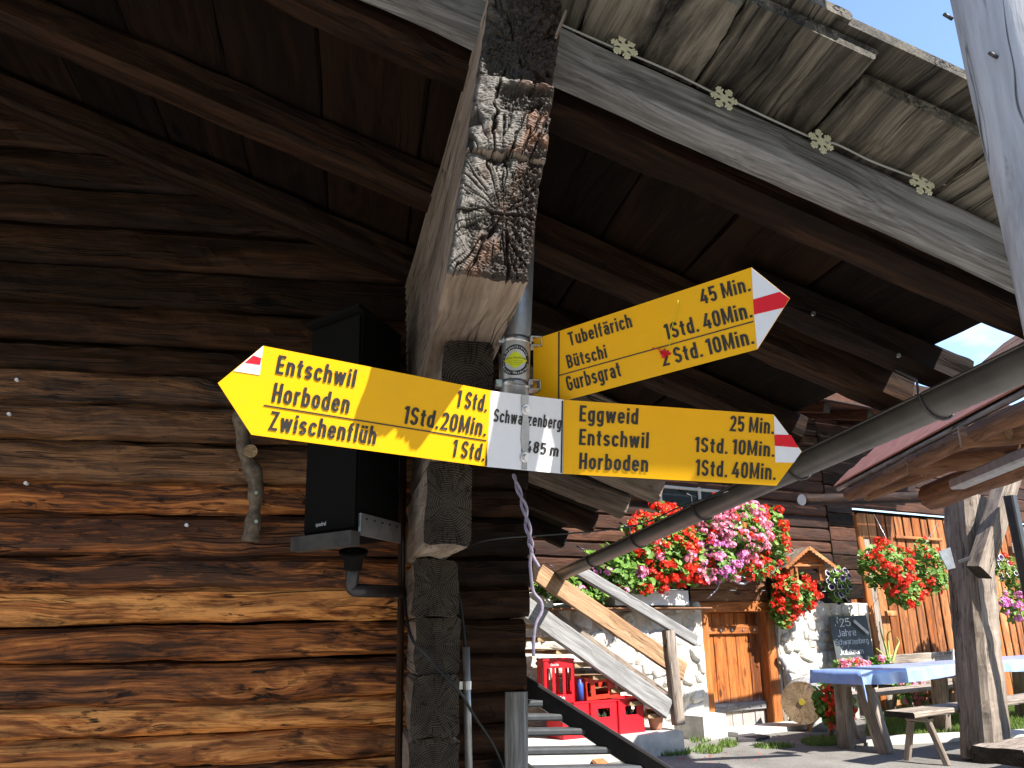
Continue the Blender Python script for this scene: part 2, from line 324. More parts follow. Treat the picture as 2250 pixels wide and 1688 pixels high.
def ground_mat(nm='gravel_ground', k=1.0):
    g = G(nm); v, tc, r = g.coords(); a = g.noise(v, 2.0, 6, 0.6); b = g.noise(v, 60, 4, 0.7); c = g.noise(v, 0.5, 3)
    col = g.ramp(g.ma('ADD', g.ma('MULTIPLY', a, 0.5), g.ma('MULTIPLY', b, 0.5)), [(0.35, (0.17*k, 0.16*k, 0.145*k)), (0.52, (0.30*k, 0.285*k, 0.26*k)), (0.68, (0.46*k, 0.44*k, 0.41*k))])
    g.bump(b, 0.6, 0.01); return g.fin(col, 0.9, 0.2)
M_GROUND = ground_mat(); M_TERR = ground_mat('asphalt_gravel', 0.6)
def stone_mat():
    g = G('whitewashed_stone'); v, tc, r = g.coords(); a = g.noise(v, 7, 6, 0.65); b = g.noise(v, 2.2, 4, 0.6); c = g.noise(v, 45, 4, 0.7)
    base = g.ramp(r, [(0.0, (0.30, 0.28, 0.25)), (0.35, (0.44, 0.38, 0.30)), (0.7, (0.58, 0.55, 0.48)), (1.0, (0.64, 0.63, 0.61))])
    col = g.mix(g.rng(g.ma('ADD', g.ma('MULTIPLY', a, 0.6), g.ma('MULTIPLY', b, 0.4)), 0.43, 0.52), base, (0.66, 0.65, 0.61)); col = g.mix(g.rng(c, 0.58, 0.75), col, tuple((0.16, 0.15, 0.13)))
    g.bump(g.ma('ADD', a, g.ma('MULTIPLY', c, 0.4)), 0.6, 0.03); return g.fin(col, 0.9, 0.15)
M_STONE = stone_mat()
M_MORTAR = plain('lime_mortar', (0.54, 0.48, 0.40), 0.95, 0, 0.28, 9, 0.1, 0.8)
M_CONC = plain('pale_concrete', (0.50, 0.48, 0.44), 0.9, 0, 0.25, 7, 0.15, 0.4)
M_BOXW = plain('white_planter_cement', (0.66, 0.66, 0.64), 0.8, 0, 0.12, 9)
def leafmat(name, a, b, tr=0.25):
    g = G(name); v, tc, r = g.coords(); ge = g.n('ShaderNodeNewGeometry'); n = g.noise(v, 40, 2)
    col = g.mix(ge.outputs['Random Per Island'], a, b); col = g.mix(g.rng(n, 0.3, 0.8, 0, 0.4), col, tuple(min(1, q*1.6) for q in b))
    m = g.fin(col, 0.5, 0.35)
    t = g.n('ShaderNodeBsdfTranslucent'); g.l(col, t.inputs[0]); mxs = g.n('ShaderNodeMixShader'); mxs.inputs[0].default_value = tr
    g.l(g.b.outputs[0], mxs.inputs[1]); g.l(t.outputs[0], mxs.inputs[2]); g.l(mxs.outputs[0], g.o.inputs[0]); return m
M_LEAF = leafmat('geranium_leaf', (0.055, 0.14, 0.018), (0.17, 0.30, 0.05))
M_PR = leafmat('red_petal', (0.74, 0.014, 0.010), (0.88, 0.055, 0.02)); M_PP = leafmat('pink_petal', (0.80, 0.14, 0.26), (0.88, 0.40, 0.52)); M_PM = leafmat('magenta_petal', (0.68, 0.13, 0.44), (0.76, 0.30, 0.58))
M_PW = leafmat('white_petal', (0.72, 0.68, 0.74), (0.8, 0.78, 0.82), 0.1); M_PD = plain('dark_purple_throat', (0.035, 0.010, 0.055), 0.6)
M_STEM = plain('green_stem', (0.10, 0.17, 0.04), 0.6)
M_GRASS = leafmat('lawn_grass', (0.055, 0.125, 0.018), (0.16, 0.23, 0.045))
M_CRATE = plain('red_crate_plastic', (0.62, 0.010, 0.020), 0.35, 0, 0.08, 12, 0.5); M_CRATED = plain('grey_crate_plastic', (0.06, 0.055, 0.055), 0.5)
M_GLASS = plain('bottle_green_glass', (0.02, 0.035, 0.015), 0.1, 0, 0.1, 5, 0.6); M_CAP = plain('yellow_cap', (0.70, 0.55, 0.06), 0.3); M_CAPS = plain('silver_cap', (0.65, 0.66, 0.66), 0.3, 0.7)
M_BLUE = plain('blue_plastic', (0.03, 0.07, 0.30), 0.4)
M_CLAY = plain('terracotta', (0.42, 0.19, 0.12), 0.8)
M_SLATE = plain('chalkboard_slate', (0.050, 0.056, 0.058), 0.6, 0, 0.3, 4)
M_CLOTH = plain('blue_oilcloth', (0.22, 0.33, 0.62), 0.28, 0, 0.25, 5, 0.5)
M_SHING = plain('rust_red_shingle', (0.36, 0.145, 0.105), 0.75, 0, 0.22, 7, 0.2, 0.2)
M_TREAD = plain('grey_painted_tread', (0.075, 0.08, 0.088), 0.5, 0.2, 0.2, 14)
M_DKST = plain('dark_painted_steel', (0.055, 0.052, 0.055), 0.4, 0.5, 0.2, 12, 0.5)
M_PANE = plain('window_glass', (0.03, 0.035, 0.045), 0.08, 0, 0.1, 3, 0.6)

# ------------------------------------------------------------------ ground
M_SKYBLOCK = plain('sky_block_surface', (0.045, 0.07, 0.025), 0.9, 0, 0.5, 0.6, 0.1)
def fbm0(x, y): return sin(x*1.7+sin(y*1.3)*2)+0.5*sin(y*3.1+x*0.7)
def sheet(name, x0, y0, x1, y1, z, mat, n=40, amp=0.0, kind='structure'):
    xs = np.linspace(x0, x1, n); ys = np.linspace(y0, y1, n); h = RNG.uniform(-amp, amp, (n, n))
    v = [(xs[i], ys[j], z+h[i, j]) for i in range(n) for j in range(n)]
    f = [(i*n+j, (i+1)*n+j, (i+1)*n+j+1, i*n+j+1) for i in range(n-1) for j in range(n-1)]
    return tag(ob(name, mk(name, v, f, mat)), kind=kind)
sheet('ground', -400, -400, 400, 400, GZ-0.012, M_GROUND, 4)
# unseen slope added behind the viewer to block the low sky
xs = np.linspace(-220, 220, 60); ys = np.linspace(-14, -170, 40); V = []
for x in xs:
    for y in ys: d = -14-y; V.append((x, y, GZ-0.3+d*0.62+4*fbm0(x*0.05, y*0.05)*min(1, d/20)))
F = [(i*40+j, i*40+j+1, (i+1)*40+j+1, (i+1)*40+j) for i in range(59) for j in range(39)]
tag(ob('sky_block_slope', mk('sky_block_slope', V, F, M_SKYBLOCK)), kind='structure')
sheet('terrace', 1.6, 4.2, 14, 14, GZ, M_TERR, 60, 0.003)
sheet('yard', -60, -16, 60, 4.19, GZ, M_GROUND, 30, 0.003)

# ------------------------------------------------------------------ log barn
barn = thing('log_barn', 'dark log barn with deep timber eaves filling the left and top', 'barn', (0.2, 3.36, GZ))
WY = 3.36; TS = 0.395
def zr(x): return 0.80-TS*(x-1.92)
seams = [-1.2, -1.04, -0.88, -0.71, -0.56]+[onY(150, y, WY)[2] for y in (1700, 1627, 1552, 1457, 1377, 1297, 1223, 1131, 1058, 967, 884, 809, 750, 662, 574, 488, 407, 330, 250, 170, 90, 10)]
seams = sorted(seams)
for a, b in zip(seams[:-1], seams[1:]):
    h = b-a; x1 = 0.70+RNG.uniform(-0.035, 0.03)
    tl = RNG.uniform(-0.008, 0.008)
    beam('log', (-6.5, WY+0.085+RNG.uniform(-0.008, 0.008), (a+b)/2-tl), (0.30 if b < 0.75 else 0.25, WY+0.085, (a+b)/2+tl), 0.165, h*0.985, [M_LOG if b < 0.62 else M_LOGM if b < 1.12 else M_LOGD, M_END], barn, irr=0.0075, bev=0.02, nx=150, k=7, bulge=0.010)  # logs darken by height in two steps: shade under the eave painted in
beam('wall_core', (-6.5, WY+0.16, 0.7), (0.62, WY+0.16, 0.7), 0.03, 3.8, [M_DARK, M_END], barn)
for a, b in zip(seams[:-1], seams[1:]):
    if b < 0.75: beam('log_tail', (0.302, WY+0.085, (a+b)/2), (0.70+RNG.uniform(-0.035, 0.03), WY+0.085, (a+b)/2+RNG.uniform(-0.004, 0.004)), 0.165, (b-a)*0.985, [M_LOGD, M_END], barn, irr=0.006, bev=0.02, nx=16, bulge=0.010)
# cross wall: log ends stepping out to carry the purlin, their tails running back as the side wall
def log_end(x0, x1, y0, z0, z1, irr=0.006, ylen=5.6):
    return beam('log_end', ((x0+x1)/2, y0, (z0+z1)/2), ((x0+x1)/2+0.01, y0+ylen, (z0+z1)/2), x1-x0, z1-z0, [M_BEAM, M_END], barn, irr=irr, bev=0.014, nx=70)
for i in range(7): log_end(0.205+RNG.uniform(-0.006, 0.006), 0.365+RNG.uniform(-0.008, 0.008), 2.95+RNG.uniform(-0.03, 0.03), 0.242-0.2*(i+1), 0.242-0.2*i-0.003)
log_end(0.20, 0.345, 2.48, 0.244, 0.500); log_end(0.208, 0.345, 2.03, 0.503, 0.748)

# the purlin stack: three squared logs with rotten, checked end grain
def vnoise(x, y, seed=0):
    xi = np.floor(x).astype(int); yi = np.floor(y).astype(int); xf = x-xi; yf = y-yi; xf = xf*xf*(3-2*xf); yf = yf*yf*(3-2*yf)
    def hsh(a, b): n = np.sin(a*127.1+b*311.7+seed*74.7)*43758.5453; return n-np.floor(n)
    return (hsh(xi, yi)*(1-xf)+hsh(xi+1, yi)*xf)*(1-yf)+(hsh(xi, yi+1)*(1-xf)+hsh(xi+1, yi+1)*xf)*yf
def fbm(x, y, o=4, seed=0):
    t = 0; a = 0.5
    for i in range(o): t = t+a*vnoise(x*2**i, y*2**i, seed+i); a *= 0.5
    return t
def end_mat():
    g = G('rotten_end_grain'); at = g.n('ShaderNodeAttribute'); at.attribute_name = 'tone'; v, tc, r = g.coords(); n = g.noise(v, 55, 5, 0.65)
    sp = g.n('ShaderNodeSeparateColor'); g.l(at.outputs['Color'], sp.inputs[0])
    f = g.ma('ADD', g.ma('MULTIPLY', sp.outputs[0], 0.8), g.ma('MULTIPLY', n, 0.25))
    grey = g.ramp(f, [(0.2, (0.022, 0.017, 0.012)), (0.5, (0.105, 0.094, 0.080)), (0.85, (0.31, 0.295, 0.27))])
    brn = g.ramp(f, [(0.2, (0.016, 0.008, 0.004)), (0.55, (0.115, 0.044, 0.015)), (0.9, (0.27, 0.115, 0.045))])
    g.bump(n, 0.5, 0.004); return g.fin(g.mix(sp.outputs[1], grey, brn), 0.6, 0.4)
M_ROT = end_mat()
PZ0, PZ1, PY = 0.750, 1.50, 1.60
def pxl(z, Y): # left face: the stack leans a little to the right towards its head
    t = (z-PZ0)/(PZ1-PZ0); k = (Y-1.6)/1.76
    return (0.169+0.031*k)*(1-t)+(0.268-0.10*k)*t
pur = None
for q, (z0, z1, pc, wv) in enumerate(((0.750, 1.045, (0.55, 0.52), 0.188), (1.045, 1.235, (0.5, -0.65), 0.190), (1.235, 1.50, (0.45, 0.45), 0.188))):
    nu, nv = 100, int(150*(z1-z0)/0.25)
    u, v = np.meshgrid(np.linspace(0, 1, nu), np.linspace(0, 1, nv))
    X = (u-pc[0])*wv; Zz = (v-pc[1])*(z1-z0); wob = fbm(u*5+q*9, v*6, 3, q)
    d = np.hypot(X, Zz)+0.020*(wob-0.5)+0.006*(fbm(u*17, v*19, 2, 50+q)-0.5); th = np.arctan2(Zz, X)
    ring = (0.5+0.5*np.sin(d*2*pi/0.0058+3*wob))*np.clip(0.35+1.3*fbm(u*4+3, v*5+q, 2, 70+q)-0.2, 0, 1)
    cr_ = fbm(th*9+31*q+wob*0.5, d*7, 3, 5+q); rad = np.clip(1-np.abs(cr_-0.45)/0.022, 0, 1)*np.clip(d/0.02, 0, 1)
    cr2 = fbm(th*[2.6, 6.5, 3.2][q]+11*q+wob*0.8, d*3, 2, 15+q); big = np.clip(1-np.abs(cr2-0.40)/0.022, 0, 1)*np.clip(d/0.02, 0, 1)
    hc = np.clip(1-np.abs(Zz+0.004*np.sin(u*14))/0.004, 0, 1) if q == 0 else 0*u
    blk = fbm(th*9+3*q, d*60, 3, 40+q)
    lump = fbm(u*7+3*q, v*9+q, 4, 8+q); edge = np.minimum(np.minimum(u, 1-u)*wv, np.minimum(v, 1-v)*(z1-z0)+(0.004 if q else 0.0))
    rot = np.clip((fbm(u*2.4+q*5, v*2.6, 4, 21)+0.35*(u-0.35)+(0.22 if q == 2 else 0)-0.45)*4, 0, 1)
    rough_ = fbm(u*34, v*40, 3, 60+q)
    h = 0.0035*ring+0.009*lump-0.011*rad-0.020*big-0.016*hc-0.005*np.clip(blk-0.5, 0, 1)-rot*(0.012+0.022*rough_)
    h -= 0.012*np.clip(1-edge/0.010, 0, 1)**2+0.004*(rough_-0.5)
    tone = 0.30+0.30*ring*(0.6+0.4*lump)+0.35*(lump-0.45)-0.55*rad-0.7*big-0.5*hc+0.25*(fbm(u*20, v*22, 3, 77)-0.5)-rot*0.42-0.3*np.clip(blk-0.55, 0, 1)
    tone = tone*(0.55 if q == 2 else 1.0)
    brown = np.clip((fbm(u*1.8+2, v*1.7+q, 3, 33)+0.75*(u-0.42)-0.36)*5, 0, 1)
    zz = z0+(z1-z0)*v+0.006*(fbm(u*9, v*0+q, 3, 3)-0.5)*((v < 0.02)|(v > 0.98)); yy = PY-[0, 0.012, -0.01][q]-(zz-PZ0)*0.075-h
    xl = pxl(zz, PY); xx = xl+u*wv+0.006*(fbm(v*12, u*0+q, 3, 9)-0.5)*np.where(u < 0.5, (1-2*u), (2*u-1))
    verts = np.stack([xx-0.3, yy-PY, zz-1.1], -1).reshape(-1, 3)
    idx = np.arange(nu*nv).reshape(nv, nu); f = np.stack([idx[:-1, :-1], idx[:-1, 1:], idx[1:, 1:], idx[1:, :-1]], -1).reshape(-1, 4)
    body = []; V2 = list(map(tuple, verts)); nb = len(V2)
    per = list(idx[0, :])+list(idx[1:, -1])+list(idx[-1, -2::-1])+list(idx[-2:0:-1, 0]); n = len(per)
    ysec = [1.75, 2.1, 2.6, 3.3, 4.4, 7.5]; fm = [1]*len(f); F = [tuple(int(i) for i in k) for k in f]
    prev = per
    for Y in ysec:
        cur = []
        for k, i in enumerate(per):
            vv = min(1, max(0, (verts[i][2]+1.1-z0)/(z1-z0))); uu = min(1, max(0, (verts[i][0]+0.3-pxl(verts[i][2]+1.1, PY))/wv)); z = z0+(z1-z0)*vv
            bz = 0.003*sin(Y*9+q)+(0.004*sin(k*0.35+Y*5) if 0 < vv < 1 else 0)
            cur.append(len(V2)); V2.append((pxl(z, Y)+uu*wv-0.3+bz, Y-PY, z-1.1))
        for k in range(n): F.append((int(prev[k]), int(prev[(k+1) % n]), int(cur[(k+1) % n]), int(cur[k]))); fm.append(0)
        prev = cur
    F = [tuple(reversed(t)) if i >= len(f) else t for i, t in enumerate(F)]
    # grain of the sides runs along y, so the mesh is stored with its length on x
    V3 = [(p[1], -p[0], p[2]) for p in V2]
    me = mk('purlin', V3, F, [M_BEAM, M_ROT], True, fm)
    at = me.color_attributes.new('tone', 'FLOAT_COLOR', 'POINT'); c4 = np.zeros((len(V3), 4), np.float32); c4[:, 3] = 1
    c4[:nu*nv, 0] = np.clip(tone, 0, 1).ravel(); c4[:nu*nv, 1] = brown.ravel(); at.data.foreach_set('color', c4.ravel())
    me.shade_flat() if False else None
    ob('purlin', me, barn, Matrix(((0, -1, 0, 0.3), (1, 0, 0, PY), (0, 0, 1, 1.1), (0, 0, 0, 1))))
# splinter sticking up at the head of the purlin
beam('splinter', onY(1222, 80, 1.55), onY(1243, 28, 1.54), 0.006, 0.022, [M_BEAM, M_BEAM], barn, up=(0, -1, 0.2))

# rafters down the slope, the eave lies at x = 1.92
def rafter(Y, w, h, xe, mats, xs=-3.2, dz=0.0, irr=0.006):
    th = math.atan(TS); up = np.array([sin(th), 0, cos(th)])
    P0 = np.array([xs, Y+w/2, zr(xs)+dz])+up*h/2; P1 = np.array([xe, Y+w/2, zr(xe)+dz])+up*h/2
    return beam('rafter', P0, P1, w, h, mats, barn, irr=irr, bev=0.022, nx=90)
rafter(1.66, 0.10, 0.135, 2.0, [M_SILVER, M_END], irr=0.003)
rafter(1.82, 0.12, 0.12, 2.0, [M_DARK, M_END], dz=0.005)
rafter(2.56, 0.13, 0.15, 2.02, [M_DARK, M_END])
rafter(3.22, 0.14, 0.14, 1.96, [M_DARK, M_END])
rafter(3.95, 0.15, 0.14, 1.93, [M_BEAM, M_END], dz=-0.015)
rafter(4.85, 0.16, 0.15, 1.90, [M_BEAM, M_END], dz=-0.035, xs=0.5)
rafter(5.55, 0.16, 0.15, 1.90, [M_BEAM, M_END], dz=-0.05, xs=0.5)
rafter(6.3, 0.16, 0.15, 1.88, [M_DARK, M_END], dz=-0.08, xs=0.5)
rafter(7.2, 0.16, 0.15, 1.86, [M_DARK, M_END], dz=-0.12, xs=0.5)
x0, x1 = 1.2, 2.02
rb = rafter(2.28, 0.11, 0.13, 2.04, [M_DARK, M_END], xs=1.25)
for px, py in ((1786, 690), (1973, 782)):
    p = onY(px, py, 2.277); g_ = MB()
    g_.add(tube_geo([(0, 0, 0), (0, -0.006, 0)], 0.008, 10)); g_.build('screw', M_ZINC, rb, Matrix.Translation(Vector(p)))

# roof boards running along the eave, seen from below; a second course lies over them and sticks out at the gable
th = math.atan(TS); sdir = np.array([cos(th), 0, -sin(th)]); snor = np.array([sin(th), 0, cos(th)])
s = 0.0; base0 = np.array([-3.3, 0, zr(-3.3)]); ends = {}
while s < 5.60:
    wv = RNG.uniform(0.30, 0.40)
    if s+wv > 5.45: wv = 5.63-s
    c = base0+sdir*(s+wv/2)+snor*(0.165+RNG.uniform(-0.004, 0.004)); xm = c[0]
    yf = 1.42+RNG.uniform(-0.03, 0.03)
    if 0.2 < xm < 0.62: yf = 1.49
    if 0.75 < xm < 1.12: yf = 1.385
    if 1.15 < xm < 1.45: yf = 1.45
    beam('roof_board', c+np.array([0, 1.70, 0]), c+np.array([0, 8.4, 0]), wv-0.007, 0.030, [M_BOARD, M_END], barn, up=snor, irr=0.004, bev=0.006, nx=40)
    if xm > -0.9:   # the weathered outer end of the course, butted over the gable rafter
        beam('verge_board', c+np.array([0, yf, 0]), c+np.array([0, 1.697, 0]), wv-0.009, 0.032, [M_VERGE, M_VERGE], barn, up=snor, irr=0.004, bev=0.006, nx=20)
    s += wv
s = -0.15
while s < 5.45:
    wv = min(RNG.uniform(0.34, 0.5), 5.60-s); c = base0+sdir*(s+wv/2)+snor*(0.215+RNG.uniform(-0.006, 0.006)); yf = 1.36+RNG.uniform(-0.014, 0.014)
    beam('roof_shingle_board', c+np.array([0, yf, 0]), c+np.array([0, 8.5, 0]), wv+0.03, 0.026, [M_VERGE, M_VERGE], barn, up=snor, irr=0.005, bev=0.006, nx=40); s += wv
# the far slope beyond the ridge
n2 = np.array([-sin(th), 0, cos(th)]); d2 = np.array([-cos(th), 0, -sin(th)]); r0 = np.array([-3.3, 0, zr(-3.3)+0.16])
for i in range(8):
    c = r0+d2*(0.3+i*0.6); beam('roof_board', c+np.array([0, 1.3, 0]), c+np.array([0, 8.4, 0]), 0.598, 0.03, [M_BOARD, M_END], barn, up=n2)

# gutter with its hooks
def gz(y): return 0.762-0.044*(y-1.9)
gy = np.linspace(1.25, 8.6, 30); V = []; F = []; NA = 13
for y in gy:
    for k, rr in ((0, 0.070), (1, 0.067)):
        for j in range(NA):
            a = pi+pi*j/(NA-1)
            V.append((1.95+cos(a)*rr, y, gz(y)+sin(a)*rr*1.15))
m = 2*NA
for i in range(len(gy)-1):
    for j in range(NA-1):
        F.append((i*m+j, i*m+j+1, (i+1)*m+j+1, (i+1)*m+j)); F.append((i*m+NA+j, (i+1)*m+NA+j, (i+1)*m+NA+j+1, i*m+NA+j+1))
    F.append((i*m, (i+1)*m, (i+1)*m+NA, i*m+NA)); F.append((i*m+NA-1, i*m+m-1, (i+1)*m+m-1, (i+1)*m+NA-1))
gut = ob('gutter', mk('gutter', V, F, M_GUT), barn)
tube('gutter_bead', [(1.95+0.074, y, gz(y)) for y in gy], 0.009, M_GUT, gut)
tube('gutter_back_edge', [(1.95-0.071, y, gz(y)) for y in gy], 0.005, M_GUT, gut)
for y in (1.55, 2.32, 3.25, 4.3, 5.4, 6.55, 7.7):
    pts = [(1.80, y, gz(y)+0.085), (1.875, y, gz(y)+0.05)]+[(1.95+cos(pi+pi*j/10)*0.076, y, gz(y)+sin(pi+pi*j/10)*0.087) for j in range(11)]
    tube('gutter_hook', pts, 0.0055, M_DKST, gut, 6)

# corner batten and the pins in the wall
beam('corner_batten', (0.190, 3.32, -1.2), (0.172, 3.32, 0.85), 0.028, 0.022, [M_LOGD, M_END], barn, up=(0, -1, 0), irr=0.001)
for px, py in ((37, 835), (20, 910), (57, 1062), (410, 1154)):
    p = onY(px, py, WY-0.012); g_ = MB(); g_.add(tube_geo([(0, 0.012, 0), (0, -0.006, 0)], 0.007, 10)); g_.build('nail', M_WHT, barn, Matrix.Translation(Vector(p)))

# ------------------------------------------------------------------ signpost
def text_geo(txt):
    cu = bpy.data.curves.new('t', 'FONT'); cu.body = txt; cu.size = 1.0; cu.resolution_u = 3; cu.offset = 0.004; cu.space_character = 1.04
    o = bpy.data.objects.new('t', cu); COL.objects.link(o); dg = bpy.context.evaluated_depsgraph_get(); dg.update()
    me = bpy.data.meshes.new_from_object(o.evaluated_get(dg))
    v = np.array([q.co for q in me.vertices]).reshape(-1, 3); f = [tuple(p.vertices) for p in me.polygons]
    bpy.data.objects.remove(o); bpy.data.curves.remove(cu); bpy.data.meshes.remove(me); return v, f
def arc(cx, cy, rx, ry, a0, a1, n=9): return [(cx+rx*cos(radians(a0+(a1-a0)*i/n)), cy+ry*sin(radians(a0+(a1-a0)*i/n))) for i in range(n+1)]
def glyphs(t):
    L, R, X, B, m = t/2, 0.38-t/2, 0.72-t/2, t/2, 0.19; rx = (R-L)/2; k = 0.17
    oval = arc(m, X-k, rx, k, 0, 180)+arc(m, B+k, rx, k, 180, 360)+[(R, X-k)]
    arch = [(L, X-k)]+arc(m, X-k, rx, k, 180, 0)+[(R, 0)]
    C0, C1, CM, T, q = t/2, 0.42-t/2, 0.21, 1-t/2, 0.2; crx = (C1-C0)/2
    aa = arc(m, X-k, rx, k, 165, 0)+[(R, 0)]; bowl = [(R, 0.42), (m, 0.40)]+arc(m, B+0.5*(0.40-B), rx, 0.5*(0.40-B), 90, 270)+[(R-0.02, B+0.06), (R, 0.2)]
    uu = [(L, 0.72), (L, B+k)]+arc(m, B+k, rx, k, 180, 360); dots = [[(0.10, 0.80), (0.10, 0.80+t)], [(0.28, 0.80), (0.28, 0.80+t)]]
    S_ = lambda x0, x1, y0, y1: arc((x0+x1)/2, y1-0.26*(y1-y0), (x1-x0)/2, 0.26*(y1-y0), 15, 215)+[((x0+x1)/2, (y0+y1)/2)]+arc((x0+x1)/2, y0+0.26*(y1-y0), (x1-x0)/2, 0.26*(y1-y0), 35, -165)
    g = {
     'n': (0.38, [[(L, 0), (L, 0.72)], arch]), 'h': (0.38, [[(L, 0), (L, 1)], arch]), 'u': (0.38, [uu, [(R, 0), (R, 0.72)]]), 'ü': (0.38, [uu, [(R, 0), (R, 0.72)]]+dots),
     'r': (0.27, [[(L, 0), (L, 0.72)], [(L, 0.48)]+arc(0.25, 0.47, 0.25-L, X-0.47, 175, 85)]), 'o': (0.38, [oval]),
     'e': (0.38, [[(L, 0.37), (R, 0.37), (R, X-k)]+arc(m, X-k, rx, k, 0, 180)+arc(m, B+k, rx, k, 180, 345)]),
     'c': (0.36, [arc(m, X-k, rx, k, 10, 180)+arc(m, B+k, rx, k, 180, 350)]), 's': (0.36, [S_(L, 0.36-t/2, B, X)]),
     'a': (0.38, [aa, bowl]), 'ä': (0.38, [aa, bowl]+dots), 'b': (0.38, [[(L, 0), (L, 1)], oval]), 'd': (0.38, [oval, [(R, 0), (R, 1)]]),
     'g': (0.38, [oval, [(R, 0.72), (R, -0.06)]+arc(m, -0.06, rx, 0.13, 0, -160)]),
     't': (0.27, [[(0.13, 0.92), (0.13, B+0.08)]+arc(0.22, B+0.08, 0.09, 0.08, 180, 280), [(0, X), (0.26, X)]]), 'f': (0.26, [[(0.12, 0), (0.12, 0.86)]+arc(0.21, 0.86, 0.09, T-0.86, 180, 80), [(0, X), (0.25, X)]]),
     'i': (t, [[(L, 0), (L, 0.72)], [(L, 0.82), (L, 0.82+t)]]), 'l': (t, [[(L, 0), (L, 1)]]),
     'w': (0.56, [[(L*0.9, 0.72), (0.165, 0.0)], [(0.15, 0.0), (0.29, 0.70)], [(0.27, 0.70), (0.41, 0.0)], [(0.395, 0.0), (0.56-L*0.9, 0.72)]]), 'z': (0.34, [[(0, X), (0.27, X), (0.06, B), (0.34, B)]]),
     'm': (0.60, [[(L, 0), (L, 0.72)], [(L, X-k)]+arc((L+0.30)/2, X-k, (0.30-L)/2, k, 180, 0)+[(0.30, 0)], [(0.30, X-k)]+arc((0.60-L+0.30)/2, X-k, (0.30-L)/2, k, 180, 0)+[(0.60-L, 0)]]),
     'E': (0.36, [[(C0, 0), (C0, 1)], [(C0, T), (0.36, T)], [(C0, 0.5), (0.33, 0.5)], [(C0, B), (0.36, B)]]), 'H': (0.42, [[(C0, 0), (C0, 1)], [(C1, 0), (C1, 1)], [(C0, 0.5), (C1, 0.5)]]),
     'T': (0.40, [[(0, T), (0.40, T)], [(0.2, 0), (0.2, T)]]), 'Z': (0.40, [[(0.01, T), (0.32, T), (0.075, B), (0.40, B)]]),
     'B': (0.42, [[(C0, 0), (C0, 1)], [(C0, T), (CM, T)]+arc(CM, T-0.21, C1-CM-0.01, 0.21, 90, -90)+[(C0, T-0.42)], [(CM, T-0.42)]+arc(CM, (T-0.42+B)/2, C1-CM, (T-0.42-B)/2, 90, -90)+[(C0, B)]]),
     'G': (0.42, [arc(CM, T-q, crx, q, 10, 180)+arc(CM, B+q, crx, q, 180, 360)+[(C1, 0.47), (CM, 0.47)]]), 'S': (0.42, [S_(C0, C1, B, T)]), 'C': (0.42, [arc(CM, T-q, crx, q, 10, 180)+arc(CM, B+q, crx, q, 180, 350)]),
     'M': (0.56, [[(C0, 0), (C0, 1)], [(0.56-C0, 0), (0.56-C0, 1)], [(C0*1.1, 0.97), (0.28, 0.12), (0.56-C0*1.1, 0.97)]]), 'J': (0.36, [[(0.29, T), (0.29, B+q)]+arc(0.16, B+q, 0.13, q, 0, -170)]),
     '0': (0.40, [arc(0.2, T-q, 0.2-t/2, q, 0, 180)+arc(0.2, B+q, 0.2-t/2, q, 180, 360)+[(0.4-t/2, T-q)]]), '1': (0.22, [[(0.22-t/2, 0), (0.22-t/2, 1)], [(0, 0.80), (0.22-t*0.75, 0.96)]]),
     '2': (0.40, [arc(0.2, T-q, 0.2-t/2, q, 170, 0)+[(0.30, 0.52), (0.08, B), (0.40, B)]]), '4': (0.42, [[(0.42, 0.27), (0.05, 0.27), (0.27, 0.97)], [(0.30, 0), (0.30, 0.55)]]),
     '5': (0.40, [[(0.36, T), (C0, T), (C0, 0.52)]+arc(0.2, 0.42, 0.2-t/2, 0.17, 140, 0)+arc(0.2, B+q, 0.2-t/2, q, 0, -165)]),
     '8': (0.40, [arc(0.2, T-0.2, 0.19-t/2, 0.2, 0, 360, 18), arc(0.2, B+0.235, 0.2-t/2, 0.235, 0, 360, 18)]), '.': (t, [[(L, 0), (L, t)]]), '-': (0.24, [[(0, 0.36), (0.24, 0.36)]]), ' ': (0.16, [])}
    return g
def ribbon(pts, t, z):
    P = [np.array(p, float) for p in pts]; Q = [P[0]]
    for p in P[1:]:
        if np.linalg.norm(p-Q[-1]) > 1e-4: Q.append(p)
    P = Q; v = []; n = len(P)
    for i in range(n):
        d0 = P[i]-P[i-1] if i else P[1]-P[0]; d1 = P[i+1]-P[i] if i < n-1 else P[i]-P[i-1]
        d0 = d0/np.linalg.norm(d0); d1 = d1/np.linalg.norm(d1); n0 = np.array([-d0[1], d0[0]]); n1 = np.array([-d1[1], d1[0]]); mm_ = n0+n1; l = np.linalg.norm(mm_)
        mm_ = mm_/l if l > 1e-3 else n0; mm_ = mm_*min(1.6, 1/max(0.3, float(np.dot(mm_, n0)))); v += [(*(P[i]+mm_*t/2), z), (*(P[i]-mm_*t/2), z)]
    return v, [(2*i, 2*i+1, 2*i+3, 2*i+2) for i in range(n-1)]
def grot(txt, t=0.146, gap=0.10):
    gl = glyphs(t); g_ = MB(); x = 0.0; z = 0.0
    for ch in txt:
        w, st_ = gl.get(ch, (0.3, []))
        for p in st_: z += 0.00006; v, f = ribbon(p, t, z); g_.add(([(a+x, b, c) for a, b, c in v], f))
        x += w+(0.03 if ch == ' ' else gap)
    return np.array(g_.v), g_.f
_hv, _ = text_geo('H'); CAP = _hv[:, 1].max()-_hv[:, 1].min()
SG = 1.2
YP = 2.025
pc0, pc1 = onY(1137, 700, YP), onY(1123, 1034, YP)
pdir = (pc0-pc1)/np.linalg.norm(pc0-pc1); PR = 0.0395
post_base = pc1-pdir*1.75
